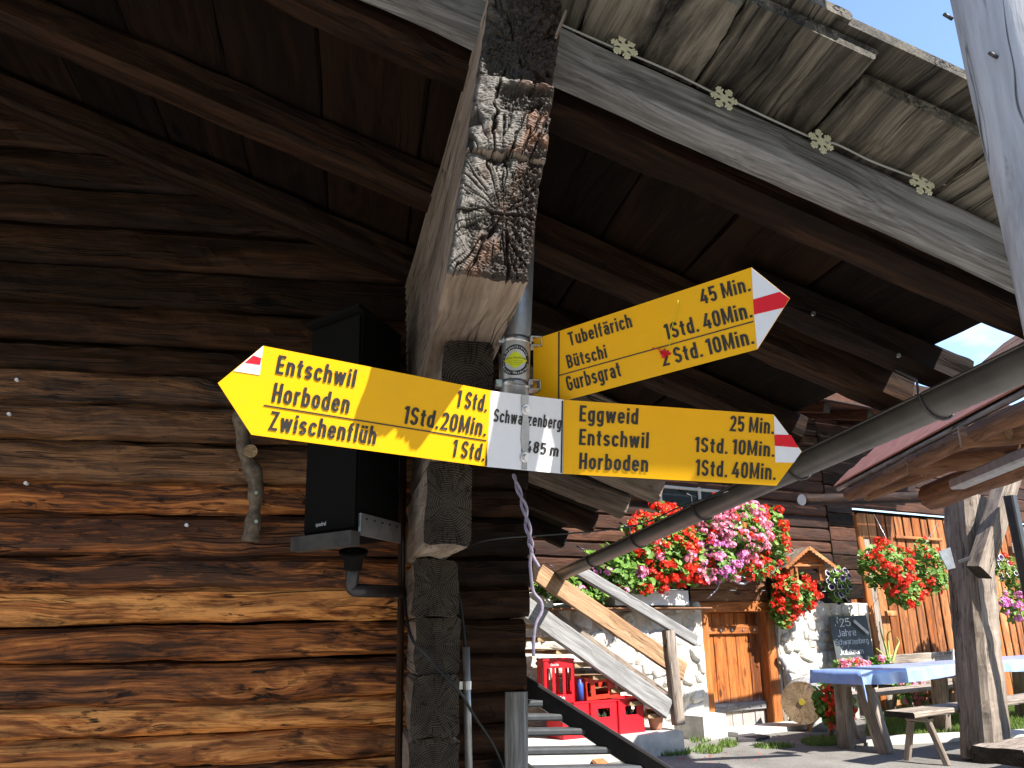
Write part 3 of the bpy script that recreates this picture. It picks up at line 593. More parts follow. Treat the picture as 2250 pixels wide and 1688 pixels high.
sp = thing('signpost', 'hiking signpost with yellow direction arms on a grey steel pipe', 'signpost', (post_base[0], post_base[1], GZ))
ptop, pbot = pc0+pdir*0.42, pc1+pdir*0.012
v, f = tube_geo([(0, 0, 0), tuple(ptop-pbot)], PR, 28)
ob('pole', mk('pole', v, f, M_STEEL), sp, Matrix.Translation(Vector(pbot)))
class Plate:
    """a flat sign panel: pixel corners are carried onto its plane"""
    def __init__(s, A, B, C): # bottom left, bottom right, top left (world)
        s.A, s.U = A, (B-A)/np.linalg.norm(B-A); n = np.cross(B-A, C-A); s.N = n/np.linalg.norm(n)
        if np.dot(s.N, A) > 0: s.N = -s.N
        s.V = np.cross(s.N, s.U)
    def at(s, x, y, off=0.0): return onP(x, y, s.A+s.N*off, s.N)
    def poly(s, name, pts, mat, parent, off=0.0, th=0.0006): return prism(name, [s.at(*p, off) for p in pts], s.N, th, mat, parent)
    def text(s, txt, bl, br, top, mat, parent, name='lettering', off=0.0016):
        a, b, t = s.at(*bl, off), s.at(*br, off), s.at(*top, off); ux = (b-a)/np.linalg.norm(b-a); uy = np.cross(s.N, ux)
        if np.dot(uy, t-a) < 0: uy = -uy
        v, f = grot(txt); w = v[:, 0].max()-v[:, 0].min(); h = abs(np.dot(t-a, uy))
        vv = v.copy(); vv[:, 0] = (v[:, 0]-v[:, 0].min())*np.linalg.norm(b-a)/w; vv[:, 1] = v[:, 1]*h; vv[:, 2] = v[:, 2]*0.25
        M = Matrix(((ux[0], uy[0], s.N[0], a[0]), (ux[1], uy[1], s.N[1], a[1]), (ux[2], uy[2], s.N[2], a[2]), (0, 0, 0, 1)))
        return ob(name, mk('lettering', vv, f, mat, False), parent, M)
    def line(s, a, b, wpx, mat, parent, name='rule_line', off=0.0014):
        p, q = s.at(*a, off), s.at(*b, off); d = (q-p)/np.linalg.norm(q-p); n = np.cross(s.N, d)*wpx*2.0/1750/2
        return prism(name, [p-n, q-n, q+n, p+n], s.N, 0.0004, mat, parent)
L_ = Plate(dep(552.3, 955.4, 1.45*SG), dep(1069.5, 1025.6, 1.65*SG), dep(578.7, 760, 1.45*SG))
C_ = Plate(dep(1068, 1025.7, 1.65*SG), dep(1236, 1041.3, 1.775*SG), dep(1078.7, 861, 1.65*SG))
R_ = Plate(dep(1237, 1041, 1.775*SG), dep(1706, 1067.6, 1.765*SG), dep(1239, 878.8, 1.775*SG))
U_ = Plate(dep(1172, 899, 1.84*SG), dep(1663.8, 767.5, 1.573*SG), dep(1172, 746.5, 1.84*SG))
la = L_.poly('sign_arm', [(478.8, 842), (552.3, 955.4), (1069.5, 1025.6), (1078.9, 858.5), (578.7, 760)], M_YEL, sp, 0, 0.003)
la['label'] = 'sunlit yellow arm pointing left to Entschwil, Horboden and Zwischenflüh'
L_.poly('tip_mark', [(513.5, 815.5), (570.7, 824.4), (578.7, 760)], M_WHT, la, 0.0012)
L_.poly('tip_mark', [(538, 797.2), (571.6, 801.8), (574.6, 787.2), (556.5, 781)], M_RED, la, 0.002)
for t, a, b, c in (('Entschwil', (605, 821), (778.5, 851.7), (611, 779.7)), ('Horboden', (596.4, 883.4), (765.3, 909), (600.8, 839.9)), ('Zwischenflüh', (588.4, 944.8), (824, 977.4), (593.4, 902.5)), ('1 Std.', (1000.4, 894.3), (1069, 905.4), (1003, 856)), ('1Std.20Min.', (882.9, 930.4), (1067, 959), (885, 890.5)), ('1 Std.', (990.7, 1003.6), (1063.6, 1013.3), (993, 964.8))):
    L_.text(t, a, b, c, M_INK, la)
L_.line((579.6, 890.7), (1069, 968.6), 2.6, M_INK, la)
ce = C_.poly('centre_plate', [(1068.6, 1025.7), (1236, 1041.3), (1238.6, 878.4), (1078, 858.7)], M_WHT, sp, 0, 0.003)
ce['label'] = 'white place-name plate reading Schwarzenberg, clamped by two bolts'
C_.text('Schwarzenberg', (1083.8, 927), (1232, 943.5), (1087, 898), M_INK, ce); C_.text('1485 m', (1141, 991.5), (1226, 1004), (1144, 965), M_INK, ce)
C_.line((1073.2, 865), (1068.5, 1024), 4.5, M_INK, ce); C_.line((1236.3, 881), (1233.5, 1039.5), 4.5, M_INK, ce)
st_ = C_.poly('clamp_strap', [(1146.5, 868.5), (1145.8, 888), (1149.5, 912), (1146.5, 940), (1145, 965), (1148, 990), (1150, 1012), (1146.5, 1031.5), (1158.5, 1032.5), (1158, 1010), (1160, 990), (1163, 965), (1163.5, 935), (1159.5, 912), (1161, 890), (1162.5, 870)], M_STEEL, sp, 0.0028, 0.0012)
for px, py in ((1155.5, 900), (1153, 1004.8)):
    p = C_.at(px, py, 0.003); M = frame(p, C_.N, C_.V); v1, f1 = tube_geo([(0, 0, 0), (0.002, 0, 0)], 0.0135, 24); v2, f2 = tube_geo([(0.002, 0, 0), (0.009, 0, 0)], [0.0088, 0.0082], 6)
    g_ = MB(); g_.add((v1, f1)); g_.add((v2, f2)); g_.build('bolt', M_ZINC, sp, M)
ra = R_.poly('sign_arm', [(1237, 1041.2), (1706, 1067.6), (1762, 992.3), (1700, 911), (1239, 878.6)], M_YEL, sp, 0, 0.003)
ra['label'] = 'lower right yellow arm to Eggweid, Entschwil and Horboden'
R_.poly('tip_mark', [(1700.5, 911.8), (1703.6, 1016), (1744.5, 1017), (1761, 992.3)], M_WHT, ra, 0.0012)
R_.poly('tip_mark', [(1701.6, 955), (1703, 979.8), (1754.5, 983.8), (1738, 956)], M_RED, ra, 0.002)
for t, a, b, c in (('Eggweid', (1272.8, 926.2), (1401.6, 933), (1272.8, 890.6)), ('Entschwil', (1272, 977.8), (1424.7, 985.6), (1272.8, 942.5)), ('Horboden', (1272, 1030.7), (1423.7, 1037.4), (1272, 995)), ('25 Min.', (1602, 947.6), (1700, 954), (1603.8, 913.3)), ('1Std. 10Min.', (1524.7, 993), (1701, 1004.2), (1526.4, 960)), ('1Std. 40Min.', (1526.4, 1045), (1704, 1055), (1526.4, 1009.3))):
    R_.text(t, a, b, c, M_INK, ra)
ua = U_.poly('sign_arm', [(1172, 899), (1663.8, 767.5), (1735, 655.6), (1650.9, 587.8), (1172, 746.5)], M_YEL, sp, 0, 0.003)
ua['label'] = 'upper yellow arm to Tubelfärich, Bütschi and Gurbsgrat'
U_.poly('tip_mark', [(1651.2, 588.4), (1655, 658.4), (1657, 691.5), (1663.8, 767), (1734.4, 655.6)], M_WHT, ua, 0.0012)
U_.poly('tip_mark', [(1654.6, 658.4), (1657, 691.6), (1722.3, 676), (1734.6, 655.8), (1712.9, 641.4)], M_RED, ua, 0.002)
for t, a, b, c in (('Tubelfärich', (1252.4, 760.7), (1390, 718.7), (1250, 730.6)), ('Bütschi', (1248.4, 810), (1334.8, 786), (1248.4, 779.7)), ('Gurbsgrat', (1248.4, 860), (1366, 826.9), (1248.4, 826)), ('45 Min.', (1540, 670), (1650, 639), (1538, 636)), ('1Std. 40Min.', (1463, 748), (1654, 697), (1461, 712.6)), ('2 Std. 10Min.', (1456, 806), (1658, 755), (1454, 771))):
    U_.text(t, a, b, c, M_INK, ua)
U_.line((1228, 825.5), (1655, 706.5), 2.6, M_INK, ua); U_.line((1228, 729), (1227.3, 881), 4.0, M_INK, ua)
# hose clamps with their stand-off brackets
for py, q in ((750, 0), (846, 1)):
    c = onY(1133, py+2, YP); k = np.dot(c-pc1, pdir); c = pc1+pdir*k
    M = frame(c, pdir, (0, -1, 0)); g_ = MB(); g_.add(tube_geo([(-0.0085, 0, 0), (0.0085, 0, 0)], PR+0.002, 30))
    cl = g_.build('hose_clamp', M_ZINC, sp, M, True)
    g2 = MB()
    for j in range(16): a = radians(200+j*4.5); g2.add(tube_geo([(-0.006, cos(a)*(PR+0.0022), sin(a)*(PR+0.0022)), (0.006, cos(a)*(PR+0.0022), sin(a)*(PR+0.0022))], 0.0008, 4))
    g2.build('worm_slots', M_DKST, cl, M@Matrix.Rotation(radians(-130), 4, 'X'))
    pL = c-np.array([PR+0.008, 0.012, 0]); g3 = MB(); g3.add(tube_geo([(0, -0.013, 0), (0, 0.016, 0)], 0.0075, 8)); g3.box(-0.006, -0.006, -0.010, 0.010, 0.016, 0.010)
    g3.build('clamp_screw', M_ZINC, cl, Matrix.Translation(Vector(pL)))
    bx0 = U_.at(1168, py+4, -0.003); bx1 = U_.at(1190, py+2, -0.003); g4 = MB(); hx = 0.0135; wx = 0.032
    for (a0, b0, a1, b1) in ((0, -hx, wx, -hx+0.002), (0, hx-0.002, wx, hx), (0, -hx, 0.002, hx), (wx-0.002, -hx, wx, hx)): g4.box(a0, -0.02, b0, a1, 0.02, b1)
    pb = c+np.array([PR-0.004, 0.0, 0.0]); g4.build('standoff_bracket', M_ZINC, sp, Matrix.Translation(Vector(pb)))
# round way-mark sticker bent around the pipe
stc = pc1+pdir*np.dot(onY(1135, 801, YP)-pc1, pdir)
ang0 = atan2(-stc[0], -stc[1])  # towards the lens
def cyl(a, b, off):  # a along the girth, b along the pipe (metres), 0,0 = middle of the sticker
    t = a/PR; hd = np.array([-stc[0], -stc[1], 0]); hd /= np.linalg.norm(hd); sd = np.array([-hd[1], hd[0], 0]); 
    return stc+pdir*b+(hd*cos(t)+sd*sin(t))*(PR+off)
SA = 0.044
def disc_geo(r0, r1, off, n=48, k=5):
    v = []; f = []
    for i in range(k+1):
        r = r0+(r1-r0)*i/k
        for j in range(n): a = 2*pi*j/n; v.append(cyl(cos(a)*r, sin(a)*r, off)-stc)
    for i in range(k):
        for j in range(n): f.append((i*n+j, i*n+(j+1) % n, (i+1)*n+(j+1) % n, (i+1)*n+j))
    return v, f
Ms = Matrix.Translation(Vector(stc))
stk = ob('sticker', mk('sticker', *disc_geo(0.0005, SA, 0.0006), M_INK), sp, Ms)
ob('sticker_field', mk('sticker_field', *disc_geo(0.0005, SA*0.70, 0.0009), M_FOIL), stk, Ms)
v = []; f = []; nd = 12
for i in range(nd+1):
    x = -1+2*i/nd; hh = (1-abs(x))*SA*0.58+1e-5
    for k in range(5): v.append(cyl(x*SA*0.78, hh*(-1+k/2), 0.0012)-stc)
for i in range(nd):
    for k in range(4): f.append((i*5+k, (i+1)*5+k, (i+1)*5+k+1, i*5+k+1))
ob('sticker_diamond', mk('sticker_diamond', v, f, M_LIME), stk, Ms)
def wrap_text(txt, cx, cy, h, mat, width=None):
    v, f = text_geo(txt); w = v[:, 0].max()-v[:, 0].min(); sx = (width/w) if width else h/CAP*0.8
    return [cyl(cx+(p[0]-v[:, 0].min()-w/2)*sx, cy+p[1]*h/CAP, 0.0015)-stc for p in v], f
g_ = MB(); g_.add(wrap_text('Berner Wanderwege', 0.002, 0.003, 0.0058, M_INK, SA*1.22))
for q in range(3): g_.add(wrap_text('Berner Wanderwege', 0.0, -0.004-q*0.005, 0.0022, M_INK, SA*(0.95-0.2*q)))
g_.build('sticker_lettering', M_INK, stk, Ms)
g_ = MB()
for txt, a0, a1, flip in (('Verein Wegmarkierung', 205, 28, False), ('Berner Wanderwege', 207, 345, True)):
    for i, ch in enumerate(txt):
        if ch == ' ': continue
        a = radians(a0+(a1-a0)*i/(len(txt)-1)); v, f = text_geo(ch); cxm = (v[:, 0].max()+v[:, 0].min())/2; k = 0.0072/CAP; o = []
        for p in v:
            lx, ly = (p[0]-cxm)*k*0.8, (p[1]-CAP/2)*k
            if flip: rx, ry = -ly*1.0, lx; rr = SA*0.85-ly; tt = a+lx/SA*1.1
            else: rr = SA*0.85+ly; tt = a-lx/SA*1.1
            o.append(cyl(cos(tt)*rr, sin(tt)*rr, 0.0015)-stc)
        g_.add((o, f))
g_.build('sticker_ring_lettering', M_INKW, stk, Ms)

# red scrap on a thread caught on the upper arm
t0 = U_.at(1462, 776, 0.006); tt = [U_.at(*p, 0.005) for p in ((1490, 660), (1486, 690), (1476, 720), (1472, 755), (1463, 772))]
scr = thing('thread_scrap', 'small red scrap on a pale thread caught on the upper sign arm', 'scrap', t0)
tube('thread', spline(tt, 4), 0.0008, M_LIME, scr, 5)
g_ = MB()
for i in range(10):
    a = RNG.uniform(0, 2*pi); c = RNG.uniform(-0.006, 0.006, 3); d = np.array([cos(a), RNG.uniform(-.3, .3), sin(a)])*0.012; e = np.array([-sin(a), 0, cos(a)])*0.005
    g_.add(([c-d, c+e, c+d*0.6, c-e], [(0, 1, 2, 3)]))
g_.build('scrap_rag', M_RED, scr, Matrix.Translation(Vector(t0)))
tube('scrap_tail', spline([U_.at(*p, 0.006) for p in ((1433, 765), (1445, 767), (1462, 776))], 4), 0.0012, M_RED, scr, 5)

# ------------------------------------------------------------------ loudspeaker
E_ = dep(787, 1168, 2.70); Lb = dep(668, 1200, 2.86); Rb = dep(875, 1193, 2.98)
sx = np.array([Lb[0]-E_[0], Lb[1]-E_[1], 0]); rx = np.array([Rb[0]-E_[0], Rb[1]-E_[1], 0]); Hs = 0.80
spk = thing('loudspeaker', 'tall black loudspeaker column bracketed to the log wall behind the sign', 'loudspeaker', (E_[0], E_[1], E_[2]-0.1))
def spt(a, b, z): return E_+sx*a+rx*b+np.array([-0.012*z/0.8, 0, z])
def hexa(name, P, mat, parent): # 8 points: bottom 4 then top 4
    c = Vector(P[0]); v = [Vector(p)-c for p in P]
    return ob(name, mk(name, v, [(3, 2, 1, 0), (4, 5, 6, 7), (0, 1, 5, 4), (1, 2, 6, 5), (2, 3, 7, 6), (3, 0, 4, 7)], mat, False), parent, Matrix.Translation(c))
def spbox(name, a0, a1, b0, b1, z0, z1, mat, parent=spk): return hexa(name, [spt(a0, b0, z0), spt(a1, b0, z0), spt(a1, b1, z0), spt(a0, b1, z0), spt(a0, b0, z1), spt(a1, b0, z1), spt(a1, b1, z1), spt(a0, b1, z1)], mat, parent)
cab = spbox('cabinet', 0.0, 1.0, 0.0, 1.0, 0.0, Hs, M_SPK)
spbox('speaker_grille', 0.03, 0.97, -0.05, -0.005, 0.015, Hs-0.015, M_SPK)
spbox('top_cap', -0.02, 1.06, -0.14, 1.0, Hs+0.001, Hs+0.016, M_SPK)
spbox('base_tray', -0.03, 1.08, -0.20, 0.0, -0.05, -0.002, M_SPKG); spbox('side_plate', -0.045, -0.003, 0.0, 1.0, -0.012, 0.062, M_STEEL)
for k in range(5): g_ = MB(); g_.add(tube_geo([(0, 0, 0), tuple(-sx/np.linalg.norm(sx)*0.004)], 0.004, 8)); g_.build('screw', M_DKST, cab, Matrix.Translation(Vector(spt(-0.046, 0.12+0.19*k, 0.045))))
bt = spt(0.35, 0.35, -0.05); b2 = dep(775, 1262, 2.85); b3 = dep(775, 1298, 2.85); b4 = onY(893, 1300, 3.30)
ar = tube('wall_arm', spline([bt, b2+np.array([0, 0, 0.03]), b2], 4)[:-1]+spline([b2, (b3+b2)/2+np.array([0.0, 0, -0.02]), b3+np.array([0.05, 0.02, 0]), b4], 5), 0.024, M_DKST, spk, 14)
g_ = MB(); g_.add(tube_geo([tuple(bt-bt), tuple((b2-bt)*0.25), tuple((b2-bt)*0.3), tuple((b2-bt)*0.75)], [0.052, 0.046, 0.034, 0.031], 16)); g_.build('mount_socket', M_SPK, spk, Matrix.Translation(Vector(bt)), True)
# badge
a_ = spt(0.74, -0.055, 0.033); ux = -sx/np.linalg.norm(sx); nn = np.cross(ux, (0, 0, 1)); 
if np.dot(nn, a_) > 0: nn = -nn
v, f = text_geo('quadral'); k = 0.055/(v[:, 0].max()); ob('badge_lettering', mk('badge', [(p[0]*k, p[1]*k*1.1, 0) for p in v], f, M_INKW, False), spk, Matrix(((ux[0], 0, nn[0], a_[0]), (ux[1], 0, nn[1], a_[1]), (ux[2], 1, nn[2], a_[2]), (0, 0, 0, 1))))

# ------------------------------------------------------------------ branch used as a door handle
bp = [onY(px, py, 3.27) for px, py in ((531, 905), (533, 960), (543, 1010), (560, 1050), (562, 1100), (556, 1150), (550, 1190))]
bh = thing('branch_handle', 'crooked barked branch screwed upright to the log wall as a handle', 'handle', (bp[-1][0], 3.3, bp[-1][2]))
pts = spline(bp, 6); rr = [0.030+0.004*sin(i*0.9)+0.004*cos(i*0.37) for i in range(len(pts))]
v, f = tube_geo([p-pts[0] for p in pts], rr, 14); v = [Vector(q)+Vector(RNG.uniform(-0.0015, 0.0015, 3)) for q in v]
ob('branch', mk('branch', v, f, M_BARK), bh, Matrix.Translation(pts[0]))
log('sawn_knot', onY(548, 990, 3.26), onY(551, 991, 3.215), 0.030, 0.026, [M_BARK, M_ENDL], bh, irr=0.001)
for py in (1083, 1146): g_ = MB(); g_.add(tube_geo([(0, 0.02, 0), (0, -0.004, 0)], 0.007, 10)); g_.build('screw', M_ZINC, bh, Matrix.Translation(Vector(onY(563, py, 3.236))))

# ------------------------------------------------------------------ cords, cables, conduit, stake
def twist(name, pts, r, mat, parent, ph=0.0, amp=0.010, turns=3, n=60):
    P = spline(pts, 10); o = []
    for i, p in enumerate(P): a = 2*pi*turns*i/len(P)+ph; env = sin(pi*min(1, i/len(P)*1.02))**0.5 if i else 0; o.append(p+Vector((cos(a)*amp*env, sin(a)*amp*env, 0)))
    return tube(name, o, r, mat, parent, 8)
cp = [onY(px, py, YP) for px, py in ((1128, 1042), (1140, 1078), (1152, 1115), (1160, 1160), (1166, 1195), (1168, 1215))]
cord = thing('mauve_cord', 'twisted mauve cord hanging out of the foot of the signpost pipe', 'cord', cp[0])
twist('strand', cp, 0.0040, M_CORD, cord, 0, 0.006, 2.5); twist('strand', cp, 0.0040, M_CORD, cord, pi, 0.006, 2.5)
tube('tail', spline([cp[-1]]+[onY(px, py, YP) for px, py in ((1175, 1230), (1185, 1246))], 6), 0.0042, M_CORD, cord)
tube('tail', spline([cp[-1]]+[onY(px, py, YP) for px, py in ((1165, 1235), (1166, 1255), (1172, 1300), (1189, 1322), (1190, 1345), (1178, 1370), (1173, 1400), (1172, 1442))], 6), [0.0042]*43+[0.0052]*12 if False else 0.0042, M_CORD, cord)
def cable(label, pix, r, mat=M_BLACK, name='black_cable'):
    P = [onY(*p) if len(p) == 3 else p for p in pix]; P = [np.array(p) for p in P]; c = P[0]
    v, f = tube_geo([Vector(p)-Vector(c) for p in spline(P, 10)], r, 8); return tag(ob(name, mk(name, v, f, mat), None, Matrix.Translation(Vector(c))), label, 'cable')
cable('thin black cable looping down the corner and across the steel conduit', [(886, 1180, 3.28), (888, 1290, 3.28), (902, 1395, 2.90), (950, 1455, 2.90), (1010, 1520, 2.90), (1040, 1570, 3.1), (1085, 1640, 3.3), (1110, 1700, 3.3)], 0.0055)
cable('slack dark wire strung from the log corner towards the gutter', [(1000, 1215, 3.30), (1040, 1195, 3.0), (1100, 1183, 3.0), (1200, 1176, 3.2), (1330, 1165, 3.4), (1420, 1148, 3.6), (1500, 1112, 3.7), (1600, 1080, 3.7)], 0.0035)
cd_ = thing('conduit', 'grey steel conduit pipe standing against the dark log corner', 'pipe', onY(1030, 1700, 3.25))
tube('pipe', [onY(1024, 1422, 3.25), onY(1031, 1720, 3.25)], 0.0145, M_STEEL, cd_, 14)
tube('cable_tail', spline([onY(*p) for p in ((997, 1240, 3.30), (1003, 1290, 3.30), (1012, 1330, 3.29), (1018, 1380, 3.27), (1022, 1430, 3.25))], 8), 0.006, M_BLACK, cd_)
c = onY(1026, 1506, 3.25); g_ = MB(); g_.add(tube_geo([(0, 0, -0.015), (0, 0, 0.015)], 0.018, 14)); g_.box(-0.05, -0.004, -0.014, -0.01, 0.004, 0.014); g_.build('pipe_clip', M_ZINC, cd_, Matrix.Translation(Vector(c)))
a, b = onY(1134, 1700, 3.15), onY(1133, 1520, 3.15)
tag(beam('wooden_stake', a, b, 0.083, 0.05, [M_SILVER, M_END], None, up=(0, -1, 0), irr=0.002, bev=0.016), 'weathered grey stake with chamfered top standing before the log corner', 'stake')

# ------------------------------------------------------------------ snowflake garland on the gable rafter
YG = 1.648
gp = [onY(px, py, YG) for px, py in ((1170, 20), (1220, 48), (1345, 103), (1380, 117), (1480, 160), (1570, 205), (1620, 227), (1700, 265), (1790, 305), (1840, 318), (1905, 350), (1960, 372), (2035, 398), (2100, 410), (2165, 425), (2215, 448))]
gar = thing('snowflake_garland', 'string of cream plastic snowflakes pinned along the gable rafter', 'garland', gp[2])
tube('string', spline(gp, 5), 0.0030, M_TWINE, gar, 6)
def flake(r):
    g_ = MB(); t = 0.0015
    def bar(a, r0, r1, w):
        d = np.array([cos(a), sin(a)]); n = np.array([-d[1], d[0]])*w
        q = [d*r0-n, d*r1-n*0.8, d*(r1+w*0.8), d*r1+n*0.8, d*r0+n]; m = len(q)
        g_.add(([(*p, -t) for p in q]+[(*p, t) for p in q], [tuple(range(m-1, -1, -1)), tuple(range(m, 2*m))]+[(i, (i+1) % m, (i+1) % m+m, i+m) for i in range(m)]))
    for k in range(6):
        a = k*pi/3; bar(a, 0, r*0.92, r*0.10)
        for rr, l in ((0.48, 0.30), (0.74, 0.20)):
            for s_ in (-1, 1):
                c = np.array([cos(a), sin(a)])*r*rr; b = a+s_*radians(52); d = np.array([cos(b), sin(b)]); n = np.array([-d[1], d[0]])*r*0.075
                q = [c-n, c+d*r*l-n, c+d*r*(l+0.06), c+d*r*l+n, c+n]; m = 5; z = t*(1.02+0.02*k)
                g_.add(([(*p, -z) for p in q]+[(*p, z) for p in q], [tuple(range(m-1, -1, -1)), tuple(range(m, 2*m))]+[(i, (i+1) % m, (i+1) % m+m, i+m) for i in range(m)]))
    hexp = [(cos(i*pi/3+pi/6)*r*0.3, sin(i*pi/3+pi/6)*r*0.3) for i in range(6)]; z = t*1.2
    g_.add(([(*p, -z) for p in hexp]+[(*p, z) for p in hexp], [tuple(range(5, -1, -1)), tuple(range(6, 12))]+[(i, (i+1) % 6, (i+1) % 6+6, i+6) for i in range(6)]))
    return mk('snowflake', g_.v, g_.f, M_FLAKE, False)
fm_ = flake(0.040)
for px, py, ro in ((1372, 104, 8), (1591, 216, 20), (1804, 311, 2), (2026, 404, 30)):
    p = onY(px, py, YG-0.006); ob('snowflake', fm_, gar, Matrix.Translation(Vector(p))@Matrix.Rotation(radians(90), 4, 'X')@Matrix.Rotation(radians(ro+30), 4, 'Z')@Matrix.Rotation(radians(8), 4, 'Y'))

# ------------------------------------------------------------------ round post at the right edge
pl = onY(2168, 350, 1.12); ax = ray(2168, 350); _a = ray(2168, 350); _h = np.array([_a[1], -_a[0], 0])/np.hypot(_a[0], _a[1]); cpx = pl+_h*0.088
np_ = thing('round_post', 'bleached round timber post close by at the top right edge', 'post', (cpx[0], cpx[1], GZ))
log('shaft', (cpx[0], cpx[1], GZ), (cpx[0]-0.01, cpx[1], 2.2), 0.100, 0.080, [M_POST, M_END], np_, irr=0.0025, n=28, nx=50)
for px, py in ((2192, 127), (2092, 42)):
    p = onP(px, py, cpx-np.array([ax[0], ax[1], 0])/np.hypot(ax[0], ax[1])*0.084, (ax[0], ax[1], 0)); d = Vector((-0.9, -0.2, 0.2)); tube('nail', [p, Vector(p)+d*0.022], 0.0035, M_DKST, np_, 8)

# ------------------------------------------------------------------ chalet across the terrace
ch = thing('chalet', 'timber chalet on a whitewashed rubble base with a low cellar door', 'house', FQ+np.array([0, 0, GZ]))
Zv = np.array([0, 0, 1.0])
def hb(name, s0, s1, z0, z1, off, dpt, mats, parent=ch, **kw):     # a bar lying along the front, its face off metres out
    return beam(name, fsz(s0, (z0+z1)/2, off-dpt/2), fsz(s1, (z0+z1)/2, off-dpt/2), dpt, z1-z0, mats, parent, **kw)
def vb(name, s0, s1, z0, z1, off, dpt, mats, parent=ch, lean=0.0, **kw):
    c = (s0+s1)/2; return beam(name, fsz(c, z0, off-dpt/2), fsz(c+lean, z1, off-dpt/2), abs(s1-s0), dpt, mats, parent, up=FN, **kw)
SC = fs(fac(1826, 1200, 0.03))[0]
# rubble base
ZT = 0.22
def wallbox(name, s0, s1, z0, z1, off, dpt, mat, parent=ch):
    P = [fsz(s, z, o) for z in (z0, z1) for (s, o) in ((s0, off), (s1, off), (s1, off-dpt), (s0, off-dpt))]
    return hexa(name, P, mat, parent)
def rough_wall(s0, s1, z0, z1):
    nx, nz = int((s1-s0)/0.03), int((z1-z0)/0.03); V = []; F = []
    for i in range(nx+1):
        for j in range(nz+1):
            a, b = s0+(s1-s0)*i/nx, z0+(z1-z0)*j/nz; h = 0.035*float(fbm(np.array(a*5.0+40), np.array(b*5.0+9), 4, 2))+0.042; V.append(fsz(a, b, h))
    for i in range(nx):
        for j in range(nz): k = i*(nz+1)+j; F.append((k, k+nz+1, k+nz+2, k+1))
    n0 = len(V)
    ob('mortar_wall', mk('mortar_wall', [p-FQ for p in V], F, M_MORTAR), ch, Matrix.Translation(Vector(FQ)))
    wallbox('wall_core', s0, s1, z0, z1, 0.0, 0.4, M_MORTAR)
rough_wall(-4.5, -0.08, GZ-0.05, ZT); rough_wall(1.20, SC+0.55, GZ-0.05, ZT+0.02)
def rock(seed, n=3):
    rng = np.random.RandomState(seed); v = []; f = []; A, B = 9, 14
    q = rng.uniform(0.6, 1.0, (6, 3)); dirs = rng.normal(0, 1, (7, 3)); dirs /= np.linalg.norm(dirs, axis=1)[:, None]; lim = rng.uniform(0.75, 1.15, 7)
    for i in range(A+1):
        for j in range(B):
            t_, p_ = pi*i/A, 2*pi*j/B; d = np.array([sin(t_)*cos(p_), sin(t_)*sin(p_), cos(t_)]); d = np.sign(d)*np.abs(d)**0.42
            for dd, ll in zip(dirs, lim):
                e = np.dot(d, dd)
                if e > ll: d = d-dd*(e-ll)*0.85
            v.append(d*0.5*(1+rng.uniform(-0.025, 0.025)))
    for i in range(A):
        for j in range(B): f.append((i*B+j, (i+1)*B+j, (i+1)*B+(j+1) % B, i*B+(j+1) % B))
    return mk('stone', v, f, M_STONE)
ROCKS = [rock(i) for i in range(9)]
def stones(s0, s1, z0, z1, parent=ch, hmin=0.11, hmax=0.23):
    z = z0
    while z < z1-0.05:
        h = min(RNG.uniform(hmin, hmax), z1-z+0.02); s = s0
        while s < s1-0.04:
            w = min(h*RNG.uniform(0.7, 2.0), s1-s); 
            if w < 0.07: break
            d = RNG.uniform(0.09, 0.145); hh = h*RNG.uniform(0.9, 1.22); dz = RNG.uniform(-0.03, 0.03)
            P = fsz(s+w/2, z+h/2+dz, RNG.uniform(-0.02, 0.02)); M = frame(P, FU, Zv)@Matrix.Rotation(RNG.uniform(-0.25, 0.25), 4, 'Y')@Matrix.Diagonal((w*1.06, d*1.5, hh*1.0, 1))
            ob('stone', ROCKS[RNG.randint(9)], parent, M); s += w
        z += h
stones(-3.3, -0.10, GZ, ZT); stones(1.24, SC+0.50, GZ, ZT+0.02)
# cellar door, set back in a timber frame
door = thing('cellar_door', 'orange plank cellar door between two metal-nailed crossbars in the rubble wall', 'door', fsz(0.5, GZ, -0.1)) if False else ob('door', mk('door_core', *box_geo(-0.46, -0.012, 0, 0.46, 0.012, 1.31), M_ORANGE, False), ch, frame(fsz(0.515, GZ+0.03, -0.13), FU, Zv))
w_ = [0.17, 0.20, 0.17, 0.21, 0.18]; s = 0.05
for i, q in enumerate(w_): vb('plank', s, s+q-0.006, GZ+0.03, 0.125, -0.08+RNG.uniform(-0.004, 0.004), 0.035, [M_DOOR, M_ENDL], door, irr=0.002, bev=0.006, nx=20); s += q
for zz, mt in ((-0.08, M_ORANGE), (-0.96, M_SILV2)):
    c_ = hb('crossbar', 0.055, 0.965, zz-0.045, zz+0.055, -0.045, 0.035, [mt, M_END], door, irr=0.002, nx=20)
    for i in range(5): g_ = MB(); g_.add(tube_geo([(0, 0, 0), (0, -0.012, 0)], 0.013, 8)); g_.build('nail', M_ZINC, c_, frame(fsz(0.12+i*0.19, zz+0.005, -0.045), FU, Zv))
vb('door_jamb', -0.075, 0.045, GZ, 0.135, 0.035, 0.24, [M_ORANGE, M_END], irr=0.004, nx=24); vb('door_jamb', 0.985, 1.135, GZ, 0.135, 0.045, 0.26, [M_ORANGE, M_END], irr=0.004, nx=24, lean=0.02)
vb('door_side_board', 1.14, 1.27, GZ, 0.12, 0.05, 0.20, [M_GREYW, M_END], irr=0.004, nx=24, lean=0.03)
hb('door_lintel', -0.20, 1.22, 0.137, 0.262, 0.06, 0.26, [M_ORANGE, M_END], irr=0.005, nx=30)
